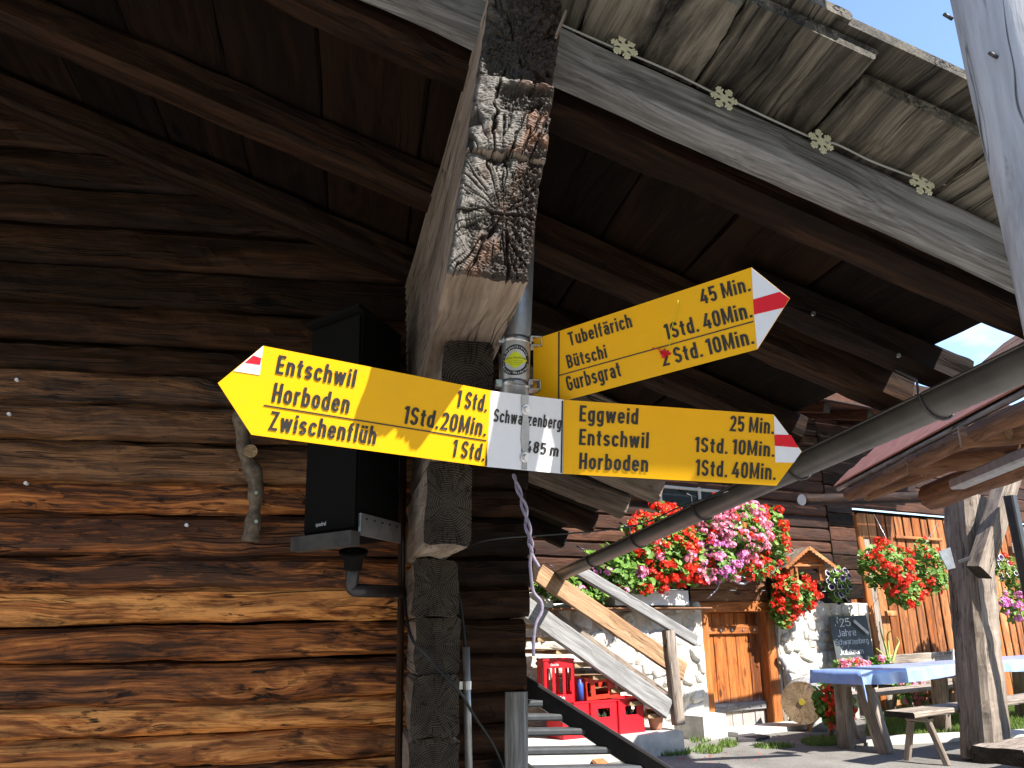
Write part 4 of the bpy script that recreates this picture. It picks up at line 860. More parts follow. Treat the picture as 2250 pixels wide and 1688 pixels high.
hb('lintel_log', -0.22, 1.10, 0.264, 0.40, 0.05, 0.22, [M_PORCH, M_END], irr=0.006, nx=30); hb('lintel_log', -0.22, 1.06, 0.402, 0.55, 0.06, 0.22, [M_PORCH, M_END], irr=0.006, nx=30)
prism('door_step', [fsz(-0.1, GZ+0.05, 0.02), fsz(1.5, GZ+0.05, 0.02), fsz(1.6, GZ+0.05, 0.42), fsz(-0.05, GZ+0.05, 0.45)], (0, 0, 1), 0.08, M_CONC, ch)
# log front
z = 0.24; i = 0
while z < 3.3:
    h = RNG.uniform(0.15, 0.18); s0 = -4.5 if z > 0.56 or True else 1.1
    if z < 0.56:
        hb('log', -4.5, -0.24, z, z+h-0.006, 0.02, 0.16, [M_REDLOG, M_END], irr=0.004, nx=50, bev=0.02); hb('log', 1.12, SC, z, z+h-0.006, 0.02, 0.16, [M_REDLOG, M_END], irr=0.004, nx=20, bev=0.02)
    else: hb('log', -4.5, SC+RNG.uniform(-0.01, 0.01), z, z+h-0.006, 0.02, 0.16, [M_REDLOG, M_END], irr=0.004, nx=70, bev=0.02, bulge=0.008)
    z += h
vb('corner_board', SC+0.005, SC+0.03, 0.24, 2.7, 0.035, 0.2, [M_DARK, M_END])
zz = 0.30
while zz < 2.7: hb('log', SC+0.05, SC+0.60, zz, zz+0.19, 0.0, 0.15, [M_REDLOG if int(zz*10) % 3 else M_DARK, M_END], irr=0.005, nx=16); zz += 0.197
# window with white frame behind the flowers
ws0, wz0 = fs(fac(1455, 1235)); ws1, wz1 = fs(fac(1612, 1085))
win = vb('window', ws0, ws1, wz0, wz1, 0.035, 0.02, [M_PANE, M_PANE])
for a, b in ((ws0-0.03, ws0+0.03), (ws1-0.03, ws1+0.03), ((ws0+ws1)/2-0.025, (ws0+ws1)/2+0.025)): vb('frame_bar', a, b, wz0-0.03, wz1+0.03, 0.06, 0.03, [M_BOXW, M_BOXW], win)
for zz in (wz0, wz1, (wz0+wz1)/2): hb('frame_bar', ws0, ws1, zz-0.02, zz+0.02, 0.058, 0.026, [M_BOXW, M_BOXW], win)
vb('shutter', ws1+0.04, ws1+0.24, wz0-0.05, wz1+0.06, 0.07, 0.03, [M_ORANGE, M_END])
# eave over the front
ez = 2.66
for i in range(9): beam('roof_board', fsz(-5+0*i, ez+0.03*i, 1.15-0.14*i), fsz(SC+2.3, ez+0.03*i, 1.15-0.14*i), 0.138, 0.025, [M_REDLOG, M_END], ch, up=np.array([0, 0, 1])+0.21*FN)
hb('upper_wall_log', SC+0.04, SC+2.2, 1.9, 3.1, 0.0, 0.15, [M_REDLOG, M_END], irr=0.004, nx=20)
for i in range(11): ss = -4.6+i*0.85; beam('rafter', fsz(ss, ez-0.08, 1.10), fsz(ss, ez+0.24, -0.15), 0.12, 0.13, [M_REDLOG, M_END], ch, irr=0.003)
# cement flower boxes on the ledge of the base
def flower_box(px0, px1, py0, py1, label, off=0.30):
    a, b = fs(fac(px0, py1, off)), fs(fac(px1, py0, off)); z0, z1 = a[1], b[1]; c = fsz((a[0]+b[0])/2, z0, off-0.1); t = thing('flower_box', label, 'flower box', c, 'cement flower boxes on the chalet ledge')
    s0, s1 = a[0], b[0]; wallbox('front_panel', s0, s1, z0, z1, off, 0.03, M_BOXW, t); wallbox('back_panel', s0, s1, z0, z1, off-0.20, 0.03, M_BOXW, t)
    wallbox('end_panel', s0, s0+0.03, z0, z1-0.002, off-0.031, 0.168, M_BOXW, t); wallbox('end_panel', s1-0.03, s1, z0, z1-0.002, off-0.031, 0.168, M_BOXW, t)
    wallbox('soil', s0+0.032, s1-0.032, z0+0.01, z1-0.03, off-0.032, 0.164, M_BARK, t)
flower_box(1352, 1512, 1298, 1330, 'white cement flower box below the red and pink geraniums left of the door')
flower_box(1120, 1214, 1302, 1336, 'white cement flower box at the head of the wooden stairs')
hb('ledge_board', -3.6, -0.15, fs(fac(1400, 1334, 0.3))[1]-0.03, fs(fac(1400, 1334, 0.3))[1]-0.003, 0.33, 0.33, [M_PORCH, M_END], irr=0.002)

# ------------------------------------------------------------------ wooden stairs up along the base
OS = 0.85
sw = thing('wooden_stairs', 'grey wooden outdoor stairs with handrail rising left over the crates', 'stairs', fac(1480, 1590, OS))
def onS(px, py, o=OS): return fac(px, py, o)
def sbar(name, A, B, off, dpt, hpx, mats, **kw):   # bar between two pixel centre points in the plane off before the front
    P, Q = onS(*A, off), onS(*B, off); h = hpx*np.dot(P, FW)/1750
    return beam(name, P, Q, dpt, h, mats, sw, **kw)
sbar('stringer', (1135, 1321), (1468, 1558), OS, 0.055, 46, [M_SILV2, M_END], irr=0.003, nx=40)
sbar('stringer', (1110, 1290), (1470, 1544), OS-0.75, 0.055, 42, [M_GREYW, M_END], irr=0.003, nx=40)
sbar('handrail', (1262, 1248), (1528, 1408), OS+0.03, 0.05, 27, [M_SILV2, M_END], irr=0.002, nx=40)
sbar('handrail', (1150, 1180), (1262, 1248), OS+0.03, 0.05, 27, [M_SILVER, M_END], irr=0.002, nx=40) if False else None
sbar('middle_rail', (1150, 1238), (1503, 1476), OS-0.02, 0.04, 44, [M_RAIL, M_ENDL], irr=0.003, nx=40)
beam('newel_post', onS(1491, 1592, OS+0.01), onS(1468, 1385, OS+0.01), 0.125, 0.09, [M_GREYW, M_END], sw, up=FN, irr=0.002, nx=20)
for i in range(8):
    px = 1165+i*40; py = 1377+i*28; P = onS(px, py, OS-0.03); Q = P-FN*0.70
    c = beam('tread', P, Q, 0.24, 0.038, [M_RAIL, M_ENDL], sw, irr=0.002, nx=10)
# blocks the stairs stand on
def block(name, label, pts, z0, z1, mat, cat='block'):
    c = Vector(pts[0]); a = [Vector((p[0], p[1], z0)) for p in pts]; b = [Vector((p[0], p[1], z1)) for p in pts]; o_ = a[0].copy(); n = len(a)
    v = [p-o_ for p in a+b]; f = [tuple(reversed(range(n))), tuple(range(n, 2*n))]+[(i, (i+1) % n, (i+1) % n+n, i+n) for i in range(n)]
    o = ob(name, mk(name, v, f, mat, False), None, Matrix.Translation(o_)); return tag(o, label, cat)
block('footing', 'rough concrete footing between the stairs and the cellar door', [fsz(-0.52, 0, 0.42), fsz(-0.12, 0, 0.36), fsz(-0.10, 0, 0.06), fsz(-0.60, 0, 0.06)], GZ, GZ+0.24, M_CONC, 'footing')

# ------------------------------------------------------------------ drink crates under the stairs
def grid_side(g_, ox, oy, ux, uy, W, H, holes, th=0.012, mi=0):
    """wall panel in x (ux,uy direction) and z with rectangular holes, made of bars"""
    xs = sorted({0, W, *[h[0] for h in holes], *[h[2] for h in holes]}); zs = sorted({0, H, *[h[1] for h in holes], *[h[3] for h in holes]})
    nx, ny = -uy, ux
    for a, b in zip(xs[:-1], xs[1:]):
        for c, d in zip(zs[:-1], zs[1:]):
            m = ((a+b)/2, (c+d)/2)
            if any(h[0] < m[0] < h[2] and h[1] < m[1] < h[3] for h in holes): continue
            p = [(ox+ux*q, oy+uy*q) for q in (a, b)]
            v = [(p[0][0], p[0][1], c), (p[1][0], p[1][1], c), (p[1][0], p[1][1], d), (p[0][0], p[0][1], d)]
            v += [(x+nx*th, y+ny*th, z) for x, y, z in v]
            g_.add((v, [(0, 1, 2, 3), (7, 6, 5, 4), (0, 4, 5, 1), (1, 5, 6, 2), (2, 6, 7, 3), (3, 7, 4, 0)]), mi)
def crate_parts(t, M, W, D, H, front, side, mat):
    for nm, args in (('front_panel', (0, 0, 1, 0, W, H, front)), ('back_panel', (W, D, -1, 0, W, H, front)), ('side_panel', (W, 0, 0, 1, D, H, side)), ('side_panel', (0, D, 0, -1, D, H, side))):
        g_ = MB(); grid_side(g_, *args); g_.build(nm, mat, t, M)
    g_ = MB(); g_.box(0.013, 0.013, 0.004, W-0.013, D-0.013, 0.016); g_.build('floor_panel', mat, t, M)
    g_ = MB(); g_.box(-0.006, -0.006, H+0.001, W+0.006, 0.012, H+0.018); g_.box(-0.006, D-0.012, H+0.001, W+0.006, D+0.006, H+0.018); g_.box(-0.006, 0.0125, H+0.001, 0.012, D-0.0125, H+0.018); g_.box(W-0.012, 0.0125, H+0.001, W+0.006, D-0.0125, H+0.018); g_.build('rim', mat, t, M)
def bottle(P, cap, label):
    prof = [(0.033, 0), (0.033, 0.14), (0.028, 0.165), (0.013, 0.20), (0.012, 0.25)]; t = thing('bottle', label, 'bottle', P, 'bottles in the red crates')
    ob('glass_body', BOT, t, Matrix.Translation(Vector(P))); ob('bottle_cap', CAPM[cap], t, Matrix.Translation(Vector(P)))
_v, _f = tube_geo([(0, 0, z) for r, z in ((0.033, 0), (0.033, 0.14), (0.028, 0.165), (0.013, 0.20), (0.012, 0.25))], [0.033, 0.033, 0.028, 0.013, 0.012], 10); BOT = mk('bottle_glass', _v, _f, M_GLASS)
CAPM = []
for mat in (M_CAP, M_CAPS): _v, _f = tube_geo([(0, 0, 0.2505), (0, 0, 0.262)], 0.016, 10); CAPM.append(mk('cap', _v, _f, mat))
CW, CH, CD = 0.315, 0.30, 0.27
# three standing in a row: handle holes at the front
s0 = fs(fac(1300, 1612, 0.78))[0]; CZ = float(fac(1380, 1612, 0.78)[2]); SR = fs(fac(1502, 1612, 0.95))[0]
for i, lab in enumerate(('red crate at the left of the row, half behind the steel stairs', 'red crate in the middle of the bottom row showing yellow capped bottles', 'red crate at the right end of the bottom row next to the clay pot')):
    P = fsz(s0+(i-1)*(CW+0.012), CZ, 0.78); t = thing('drink_crate', lab, 'crate', P, 'red drink crates under the stairs'); M = frame(P, FU, Zv)
    crate_parts(t, M, CW, CD, CH, [(0.085, 0.165, 0.230, 0.245)], [(0.07, 0.17, 0.20, 0.24)], M_CRATE)
    for j in range(4 if i else 2): q = M@Vector((0.05+j*0.072, 0.06, 0.018)); bottle(tuple(q), [0, 1, 1, 0][(j+i) % 4], ('bottle with a %s cap, number %s from the left in the %s bottom crate' % (['yellow', 'silver', 'silver', 'yellow'][(j+i) % 4], ['first', 'second', 'third', 'last'][j], ['left', 'middle', 'right'][i])).replace('number ', ''))
block('concrete_slab', 'pale concrete slab in front of the stairs foot and crates', [fsz(-3.4, 0, 0.95), fsz(SR, 0, 0.95), fsz(SR+0.05, 0, 0.10), fsz(-3.4, 0, 0.10)], GZ, CZ-0.001, M_CONC, 'slab')
# standing on end, tall open slots
P = fac(1196, 1540, 0.72); P[2] = CZ+CH+0.02; t = thing('drink_crate', 'tall red crate stood on end with open slots, highest on the left', 'crate', P, 'red drink crates under the stairs'); M = frame(P, np.array(FU)*0.95+FN*0.3, Zv)
crate_parts(t, M, 0.30, 0.24, 0.37, [(0.03, 0.07, 0.085, 0.305), (0.112, 0.07, 0.185, 0.305), (0.212, 0.07, 0.27, 0.305)], [(0.03, 0.09, 0.10, 0.30), (0.14, 0.09, 0.21, 0.30)], M_CRATE)
v, f = grot('Coca-Cola', 0.11, 0.04); k = 0.036; 
for zz, sc_ in ((0.022, 1.0), (0.325, 0.6)): ob('crate_lettering', mk('lettering', [((p[0]*1.05+p[1]*0.18)*k*sc_+0.07, -0.002, zz+p[1]*k*sc_) for p in v], f, M_INKW, False), t, M)
# lying on its side on the row
P = fac(1290, 1552, 0.76); P[2] = CZ+CH+0.02; t = thing('drink_crate', 'orange-red crate lying tilted on its side on top of the row', 'crate', P, 'red drink crates under the stairs'); M = frame(P, np.array(FU)*0.98+FN*0.15, Zv)@Matrix.Rotation(radians(-3), 4, 'Y')
v, f = grot('rivella', 0.12, 0.05); ob('crate_lettering', mk('lettering', [(0.345-p[1]*0.03, -0.002, 0.04+p[0]*0.045) for p in v], f, M_INKW, False), t, M)
crate_parts(t, M, 0.37, 0.26, 0.185, [(0.10, 0.04, 0.24, 0.15), (0.015, 0.03, 0.055, 0.155)], [(0.05, 0.04, 0.2, 0.16)], plain('orange_red_crate_plastic', (0.60, 0.030, 0.012), 0.35, 0, 0.08, 12, 0.5))
# dark crates behind
for i, (px, py, lab) in enumerate(((1276, 1512, 'dark grey bottle crate behind the tilted red crate'), (1286, 1492, 'black crate stacked topmost under the stair treads'))):
    P = fac(px, py, 0.50); P[2] = CZ+CH+0.02+0.19*i; 
    t = thing('bottle_crate', lab, 'crate', P, 'dark crates under the stairs'); M = frame(P, FU, Zv)
    H_ = 0.165 if i == 0 else 0.06; crate_parts(t, M, 0.36 if i == 0 else 0.26, 0.24, H_, [(0.03, 0.02, 0.055, H_-0.02), (0.075, 0.02, 0.10, H_-0.02), (0.2, 0.02, 0.225, H_-0.02), (0.26, 0.02, 0.30, H_-0.02)] if i == 0 else [], [], M_SPKG if i == 0 else M_CRATED)
P = fac(1276, 1552, 0.74); P[2] = CZ+CH+0.022; v, f = tube_geo([(0, 0, 0), (0, 0, 0.15), (0, 0, 0.17), (0, 0, 0.2)], [0.032, 0.032, 0.016, 0.014], 12); tag(ob('bottle', mk('bottle', v, f, M_BLUE), None, Matrix.Translation(Vector(P))), 'blue plastic bottle between the upright and the tilted red crate', 'bottle')
P = fac(1442, 1606, 0.70); v, f = tube_geo([(0, 0, 0), (0, 0, 0.02), (0, 0, 0.17), (0, 0, 0.171), (0, 0, 0.20), (0, 0, 0.19)], [0.06, 0.062, 0.088, 0.100, 0.102, 0.085], 20)
P[2] = CZ
Mx = Matrix.Translation(Vector(P)+Vector((0, 0, 0.10)))@Matrix.Rotation(radians(72), 4, FU.tolist()) if False else Matrix.Translation(Vector(P))
tag(ob('clay_pot', mk('clay_pot', v, f, M_CLAY), None, Mx), 'terracotta pot standing at the right end of the crates', 'pot')

# ------------------------------------------------------------------ steel stairs beside the barn corner
A0, A1 = dep(1172, 1520, 6.0), dep(1470, 1712, 5.0)
sst = thing('steel_stairs', 'dark steel stairs with open treads rising towards the barn corner', 'stairs', (A1[0], A1[1], GZ))
dirA = (A1-A0)/np.linalg.norm(A1-A0); side = np.array([-cos(yaw), sin(yaw), 0])
beam('stringer', A0-dirA*0.5, A1+dirA*0.5, 0.04, 0.15, [M_DKST, M_DKST], sst); Lw = 0.85
B0, B1 = A0+side*Lw, A1+side*Lw; beam('stringer', B0-dirA*0.5, B1+dirA*0.5, 0.04, 0.15, [M_DKST, M_DKST], sst)
for i, (px, py) in enumerate(((1198, 1545), (1243, 1575), (1291, 1606), (1348, 1647), (1416, 1688))):
    t_ = (px-1172)/(1470-1172); P = A0+(A1-A0)*t_; r = dep(px, py, float(np.dot(P, FW))); beam('tread', r+side*0.02, r+side*(Lw-0.02), 0.13, 0.045, [M_TREAD, M_TREAD], sst)
# timber lying on the ground beneath
for i, (a, b, w, mt, lab) in enumerate((((1222, 1580), (1335, 1692), 0.13, M_TAN, 'light brown plank lying on the ground under the steel stairs'), ((1172, 1640), (1240, 1625), 0.16, M_BOXW, 'short white board lying below the steel treads'), ((1186, 1588), (1215, 1562), 0.10, M_BOXW, 'white roll of sheeting beside the left crate'))):
    P, Q = onZ(*a, GZ+0.03+0.02*i), onZ(*b, GZ+0.03+0.02*i)
    tag(beam('loose_plank', P, Q, w, 0.03, [mt, M_ENDL], None, irr=0.001, nx=8), lab, 'plank')

# ------------------------------------------------------------------ slatted shed joined to the chalet
SH = -0.25                                                      # its front lies a little behind the chalet's
shed = thing('slatted_shed', 'shed of upright orange-brown slats with dark gaps beside the chalet', 'shed', fac(2000, 1500, SH))
wallbox('back_panel', SC+0.62, SC+9.0, GZ, 1.62, SH-0.12, 0.03, M_DARK, shed)
for k in range(11): hb('upper_board', SC+0.62, SC+9.0, 1.62+k*0.2, 1.815+k*0.2, SH+0.075+0.004*(k % 2), 0.085, [M_REDLOG, M_END], shed, irr=0.003, nx=24)
s = SC+0.64; i = 0
while s < SC+5.6:
    w = RNG.uniform(0.15, 0.20); vb('plank', s, s+w, GZ-0.01, 1.55+RNG.uniform(-0.02, 0.02), SH+RNG.uniform(-0.01, 0.012), 0.03, [M_TAN if i % 4 else M_ORANGE, M_ENDL], shed, lean=RNG.uniform(-0.01, 0.03), irr=0.004, nx=26, bev=0.006); s += w+RNG.uniform(0.025, 0.045); i += 1
a = fs(fac(1968, 1180, SH+0.04)); b = fs(fac(2068, 1180, SH+0.04)); hb('batten', a[0], b[0], a[1]-0.025, a[1]+0.025, SH+0.05, 0.03, [M_TAN, M_ENDL], shed)
a = fs(fac(1900, 1300, SH+0.10)); vb('corner_post', a[0]-0.02, a[0]+0.10, GZ, 1.5, SH+0.14, 0.10, [M_ORANGE, M_ENDL], shed, irr=0.004, nx=24)
vb('grey_board', a[0]+0.13, a[0]+0.27, GZ, 1.15, SH+0.12, 0.04, [M_GREYW, M_END], shed, irr=0.004, nx=24, lean=-0.02)
a = fs(fac(1960, 1350, SH+0.1)); hb('shelf_batten', a[0]-0.10, a[0]+0.12, a[1]-0.03, a[1]+0.05, SH+0.10, 0.05, [M_TAN, M_ENDL], shed)
a = fs(fac(2222, 1205, SH)); lv = MB()
for k in range(6): lv.box(-0.08, -0.01, k*0.028, 0.08, 0.01, k*0.028+0.018)
lv.build('louvre', M_BOXW, shed, frame(fsz(a[0], a[1]-0.08, SH+0.06), FU, Zv))

# ------------------------------------------------------------------ porch on round logs in front of the shed
por = thing('porch', 'log porch with rust-red shingled eave held by a braced timber post', 'porch', onZ(2170, 1660, GZ))
pb = onZ(2170, 1672, GZ); PN = FN; PQ = pb
def onQ(px, py, off=0.0): return onP(px, py, PQ+PN*off, PN)
pt = onQ(2118, 1092)
post = beam('porch_post', pb, pt, 0.37, 0.30, [M_GREYW, M_END], por, up=PN, irr=0.010, nx=50, bev=0.05)
bA, bB = onQ(2150, 1262, 0.03), onQ(2222, 1050, 0.25); bA, bB = onQ(2152, 1258, 0.24), onQ(2216, 1050, 0.36); beam('brace', bA, bB+(bB-bA)*0.1, 0.20, 0.14, [M_GREYW, M_END], por, up=PN, irr=0.004, nx=20)
beam('iron_strap', onQ(2105, 1236, 0.20), onQ(2168, 1212, 0.20), 0.03, 0.006, [M_DKST, M_DKST], por, up=PN)
log('top_log', onZ(2045, 1090, 0.98), onZ(2330, 980, 1.02), 0.105, 0.115, [M_PORCH, M_ENDL], por, irr=0.008)
log('tie_log', onQ(1762, 1098, -0.9), onQ(2070, 1091, -0.9), 0.055, 0.065, [M_LOGD, M_BOXW], por, irr=0.004)
eA, eB = onZ(1835, 1073, 1.12), onZ(2280, 838, 1.12); ed = (eB-eA)/np.linalg.norm(eB-eA); er = np.array([ed[1], -ed[0], 0]); 
if er[0] < 0: er = -er
rp = radians(38); ru = er*cos(rp)+np.array([0, 0, sin(rp)]); rn = np.cross(ed, ru); rn = rn if rn[2] > 0 else -rn
eL = float(np.linalg.norm(eB-eA))+1.2
log('eave_log', onZ(1868, 1085, 1.03), onZ(1868, 1085, 1.03)+ed*eL, 0.055, 0.06, [M_PORCH, M_ENDL], por, irr=0.006)
for k in range(7):
    c = eA+ru*(0.16+k*0.30)+rn*(-0.03); beam('roof_board', c, c+ed*eL, 0.296, 0.025, [M_PORCH, M_END], por, up=rn, irr=0.002, nx=20)
beam('drip_board', eA+ru*0.02-rn*0.022, eA+ed*eL+ru*0.02-rn*0.022, 0.05, 0.035, [M_GREYW, M_END], por, up=rn)
for k in range(5):
    q = 0
    while q < eL-0.02:
        w = RNG.uniform(0.26, 0.36); w = min(w, eL-q); t_ = 0.02+k*0.16; c = eA+ed*q+ru*(t_+0.09)+rn*(0.016+0.010-0.0)
        tilt = Matrix.Rotation(0.06, 4, Vector(ed)); 
        o = beam('shingle', c, c+ed*(w-0.006), 0.21, 0.012, [M_SHING, M_SHING], por, up=Vector(rn).copy(), bev=0.002); o.matrix_basis = Matrix.Translation(Vector(c))@Matrix.Rotation(0.075, 4, Vector(ed))@Matrix.Translation(-Vector(c))@o.matrix_basis
        q += w
for k in range(4):
    c = eA+ed*(0.25+k*1.15)+er*0.15+np.array([0, 0, -0.10]); log('rafter_log', c, c+er*1.9+np.array([0, 0, 0.62]), 0.06, 0.065, [M_PORCH, M_ENDL], por, irr=0.005)
for px, py in ((1992, 1022), (2108, 962)):
    c = onZ(px, py, 1.02); log('purlin_end', c, c+er*0.8+ed*0.3, 0.065, 0.07, [M_PORCH, M_ENDL], por, irr=0.004)
c0, c1 = onZ(2103, 1064, 0.86), onZ(2300, 982, 0.86); beam('steel_channel', c0, c1, 0.10, 0.07, [M_STEEL, M_STEEL], por)
c0, c1 = onQ(2232, 1030, 0.5), onQ(2285, 1420, 0.5); tag(beam('black_post', (c1[0], c1[1], GZ), (c1[0], c1[1], 1.1), 0.09, 0.09, [M_DKST, M_DKST], None, up=FN), 'black steel post at the right edge behind the brace', 'post')

# ------------------------------------------------------------------ flowers
def headmesh(mat, seed, r=1.0, nf=16):
    rng = np.random.RandomState(seed); v = []; f = []
    for i in range(nf):
        d = rng.normal(0, 1, 3); d[2] = abs(d[2])*0.9-0.25; d /= np.linalg.norm(d); c = d*r*rng.uniform(0.62, 0.95); t1 = np.cross(d, (0.3, 0.5, 0.8)); t1 /= np.linalg.norm(t1); t2 = np.cross(d, t1); a0 = rng.uniform(0, 6)
        for k in range(5):
            a = a0+k*2*pi/5+rng.uniform(-.2, .2); e = t1*cos(a)+t2*sin(a); n = np.cross(d, e); l = r*0.36*rng.uniform(0.8, 1.2); b = len(v)
            v += [c, c+e*l*0.6+n*l*0.42+d*l*0.15, c+e*l+d*l*rng.uniform(-.1, .3), c+e*l*0.6-n*l*0.42+d*l*0.15]; f.append((b, b+1, b+2, b+3))
    return mk('flower_head', v, f, mat, False)
HM = {'r': [headmesh(M_PR, i) for i in range(4)], 'p': [headmesh(M_PP, 10+i) for i in range(4)], 'm': [headmesh(M_PM, 20+i) for i in range(4)]}
def petunia():
    v = []; f = []; fm = []; n = 12
    for r, z in ((0.02, -0.35), (0.45, 0.0), (0.85, 0.12), (1.0, 0.05)):
        for j in range(n): a = 2*pi*j/n; rr = r*(1+0.07*sin(5*a)); v.append((cos(a)*rr, sin(a)*rr, z))
    for i in range(3):
        for j in range(n): f.append((i*n+j, i*n+(j+1) % n, (i+1)*n+(j+1) % n, (i+1)*n+j)); fm.append(0 if i == 2 else 1)
    return mk('petunia_bloom', v, f, [M_PW, M_PD], True, fm)
PET = petunia()
def leaves_geo(pts, dirs, size, rng, n=7):
    v = []; f = []
    for p, d in zip(pts, dirs):
        d = d+rng.normal(0, 0.45, 3); d /= np.linalg.norm(d)+1e-9; t1 = np.cross(d, rng.normal(0, 1, 3)); t1 /= np.linalg.norm(t1)+1e-9; t2 = np.cross(d, t1); s = size*rng.uniform(0.55, 1.2); b = len(v); v.append(p)
        for k in range(n): a = 2*pi*(k+0.25)/(n+0.6)+0.2; rr = s*(1+0.13*(k % 2)); v.append(p+(t1*cos(a)+t2*sin(a))*rr+d*s*(0.28+0.12*rng.uniform(-1, 1)))
        for k in range(n-1): f.append((b, b+1+k, b+2+k))
    return v, f
def bush(name, label, blobs, nleaf, heads, group='geraniums in bloom', lsize=0.042, hr=0.060, plane=fac, cat='geranium', seed=0, stems=True):
    """blobs: (px, py, rx px, ry px, metres before the plane, depth m); heads: (blob, colour, count)"""
    rng = np.random.RandomState(100+seed); B = []
    for px, py, rx, ry, off, dr in blobs:
        c = plane(px, py, off); k = float(np.dot(c, FW))/1750; B.append((c, rx*k, ry*k, dr))
    base = B[0][0].copy(); base[2] = min(b[0][2]-b[2] for b in B); t = thing(name, label, cat, base, group)
    tot = sum(b[1]*b[2] for b in B); LP = []; LD = []; Rn = -np.array([FN[0], FN[1], 0])
    for c, rx, rz, dr in B:
        m = int(nleaf*rx*rz/tot)
        for i in range(m):
            d = rng.normal(0, 1, 3); d /= np.linalg.norm(d); q = d*rng.uniform(0.35, 1.0)**0.5*(1+0.12*sin(d[0]*7+d[2]*9)); q3 = FU*q[0]*rx+FN*q[1]*dr+Zv*q[2]*rz
            LP.append(c+q3-base); LD.append(FU*d[0]*0.5+FN*(abs(d[1])*0.6+0.35)+Zv*(0.75+0.3*d[2]))
    v, f = leaves_geo(LP, LD, lsize, rng); o = ob('foliage', mk('foliage', v, f, M_LEAF), t, Matrix.Translation(Vector(base))); o['kind'] = 'stuff'
    sg = MB()
    for bi, colr, cnt in heads:
        cnt = int(cnt*1.45) if colr != 'w' else cnt
        c, rx, rz, dr = B[bi]
        for i in range(cnt):
            d = rng.normal(0, 1, 3); d[1] = abs(d[1]); d /= np.linalg.norm(d); rr = rng.uniform(0.85, 1.14); P = c+(FU*d[0]*rx+FN*d[1]*dr+Zv*d[2]*rz)*rr
            k = hr*rng.uniform(0.68, 1.2)
            if colr == 'w':
                Dn = FN*0.8+np.array([0, 0, 0.25])+FU*rng.uniform(-.5, .5)-0.3*np.array([0, 1, 0])*0+Zv*rng.uniform(-.3, .3); M = Matrix.Translation(Vector(P))@Vector(Dn).to_track_quat('Z', 'Y').to_matrix().to_4x4()@Matrix.Scale(hr*rng.uniform(0.75, 1.1), 4); ob('bloom', PET, t, M)
            else:
                Dn = FN*0.5+Zv*0.9+FU*d[0]*0.4; M = Matrix.Translation(Vector(P))@Vector(Dn).to_track_quat('Z', 'Y').to_matrix().to_4x4()@Matrix.Rotation(rng.uniform(0, 6), 4, 'Z')@Matrix.Scale(k, 4); ob('flower_head', HM[colr][rng.randint(4)], t, M)
            if stems and i % 2 == 0: sg.add(tube_geo([tuple(P-base), tuple(c+(P-c)*0.6-base-Zv*0.03)], 0.003, 4))
    if sg.v: o = sg.build('stems', M_STEM, t, Matrix.Translation(Vector(base))); o['kind'] = 'stuff'
    return t
bush('geranium', 'broad bank of red geraniums in the window box left of the pink ones', [(1462, 1200, 72, 88, 0.36, 0.28), (1405, 1195, 36, 62, 0.38, 0.2), (1520, 1215, 45, 70, 0.36, 0.22)], 1200, [(0, 'r', 58), (1, 'r', 18), (2, 'r', 16), (0, 'p', 5), (2, 'p', 5)], seed=1)
bush('geranium', 'large mound of pink geraniums before the chalet window', [(1605, 1160, 98, 66, 0.42, 0.30), (1575, 1232, 68, 46, 0.42, 0.22)], 1200, [(0, 'p', 84), (0, 'r', 10), (1, 'm', 24), (1, 'p', 16)], seed=2)
bush('geranium', 'sparse red geraniums trailing at the right end of the window box', [(1692, 1180, 36, 66, 0.36, 0.22), (1660, 1250, 60, 26, 0.36, 0.18)], 560, [(0, 'r', 14), (1, 'r', 14), (1, 'p', 2)], seed=3)
bush('geranium', 'mostly leafy geranium with few pink heads above the handrail', [(1345, 1250, 74, 48, 0.38, 0.22), (1400, 1286, 60, 20, 0.38, 0.14)], 950, [(0, 'm', 5), (0, 'p', 3), (1, 'r', 3)], seed=4)
bush('geranium', 'bright green trailing plant at the head of the stairs by the gutter end', [(1225, 1290, 58, 26, 0.34, 0.18), (1300, 1305, 40, 18, 0.34, 0.14)], 520, [(0, 'p', 3)], lsize=0.034, seed=5)
bush('geranium', 'red geraniums hanging over the wall right of the cellar door', [(1745, 1302, 56, 45, 0.26, 0.22), (1715, 1340, 26, 40, 0.22, 0.14)], 620, [(0, 'r', 34), (1, 'r', 9)], seed=6)
bush('petunia', 'white-rimmed dark petunias beside the little birdhouse', [(1842, 1285, 34, 36, 0.22, 0.16)], 240, [(0, 'w', 22)], 'petunias in bloom', hr=0.042, lsize=0.03, cat='petunia', seed=7, stems=False)
hg = bush('geranium', 'hanging basket of red geraniums in front of the slatted shed', [(1945, 1245, 62, 52, 0.75, 0.28), (2040, 1250, 48, 58, 0.75, 0.25), (1985, 1295, 50, 40, 0.75, 0.2)], 1200, [(0, 'r', 32), (1, 'r', 8), (2, 'r', 17)], seed=8)
bush('petunia', 'white-rimmed petunias in the basket at the right edge', [(2212, 1250, 45, 28, 0.9, 0.2), (2235, 1285, 30, 22, 0.9, 0.15)], 420, [(0, 'w', 20), (0, 'r', 6)], 'petunias in bloom', hr=0.045, lsize=0.03, cat='petunia', seed=9, stems=False)
bush('geranium', 'pink geraniums trailing low at the right edge below the petunias', [(2225, 1330, 45, 34, 0.9, 0.15)], 110, [(0, 'm', 10)], seed=10)
bush('geranium', 'red geraniums growing out of the hollow log planter', [(1832, 1545, 34, 48, 1.30, 0.22)], 380, [(0, 'r', 26)], seed=11, hr=0.05)
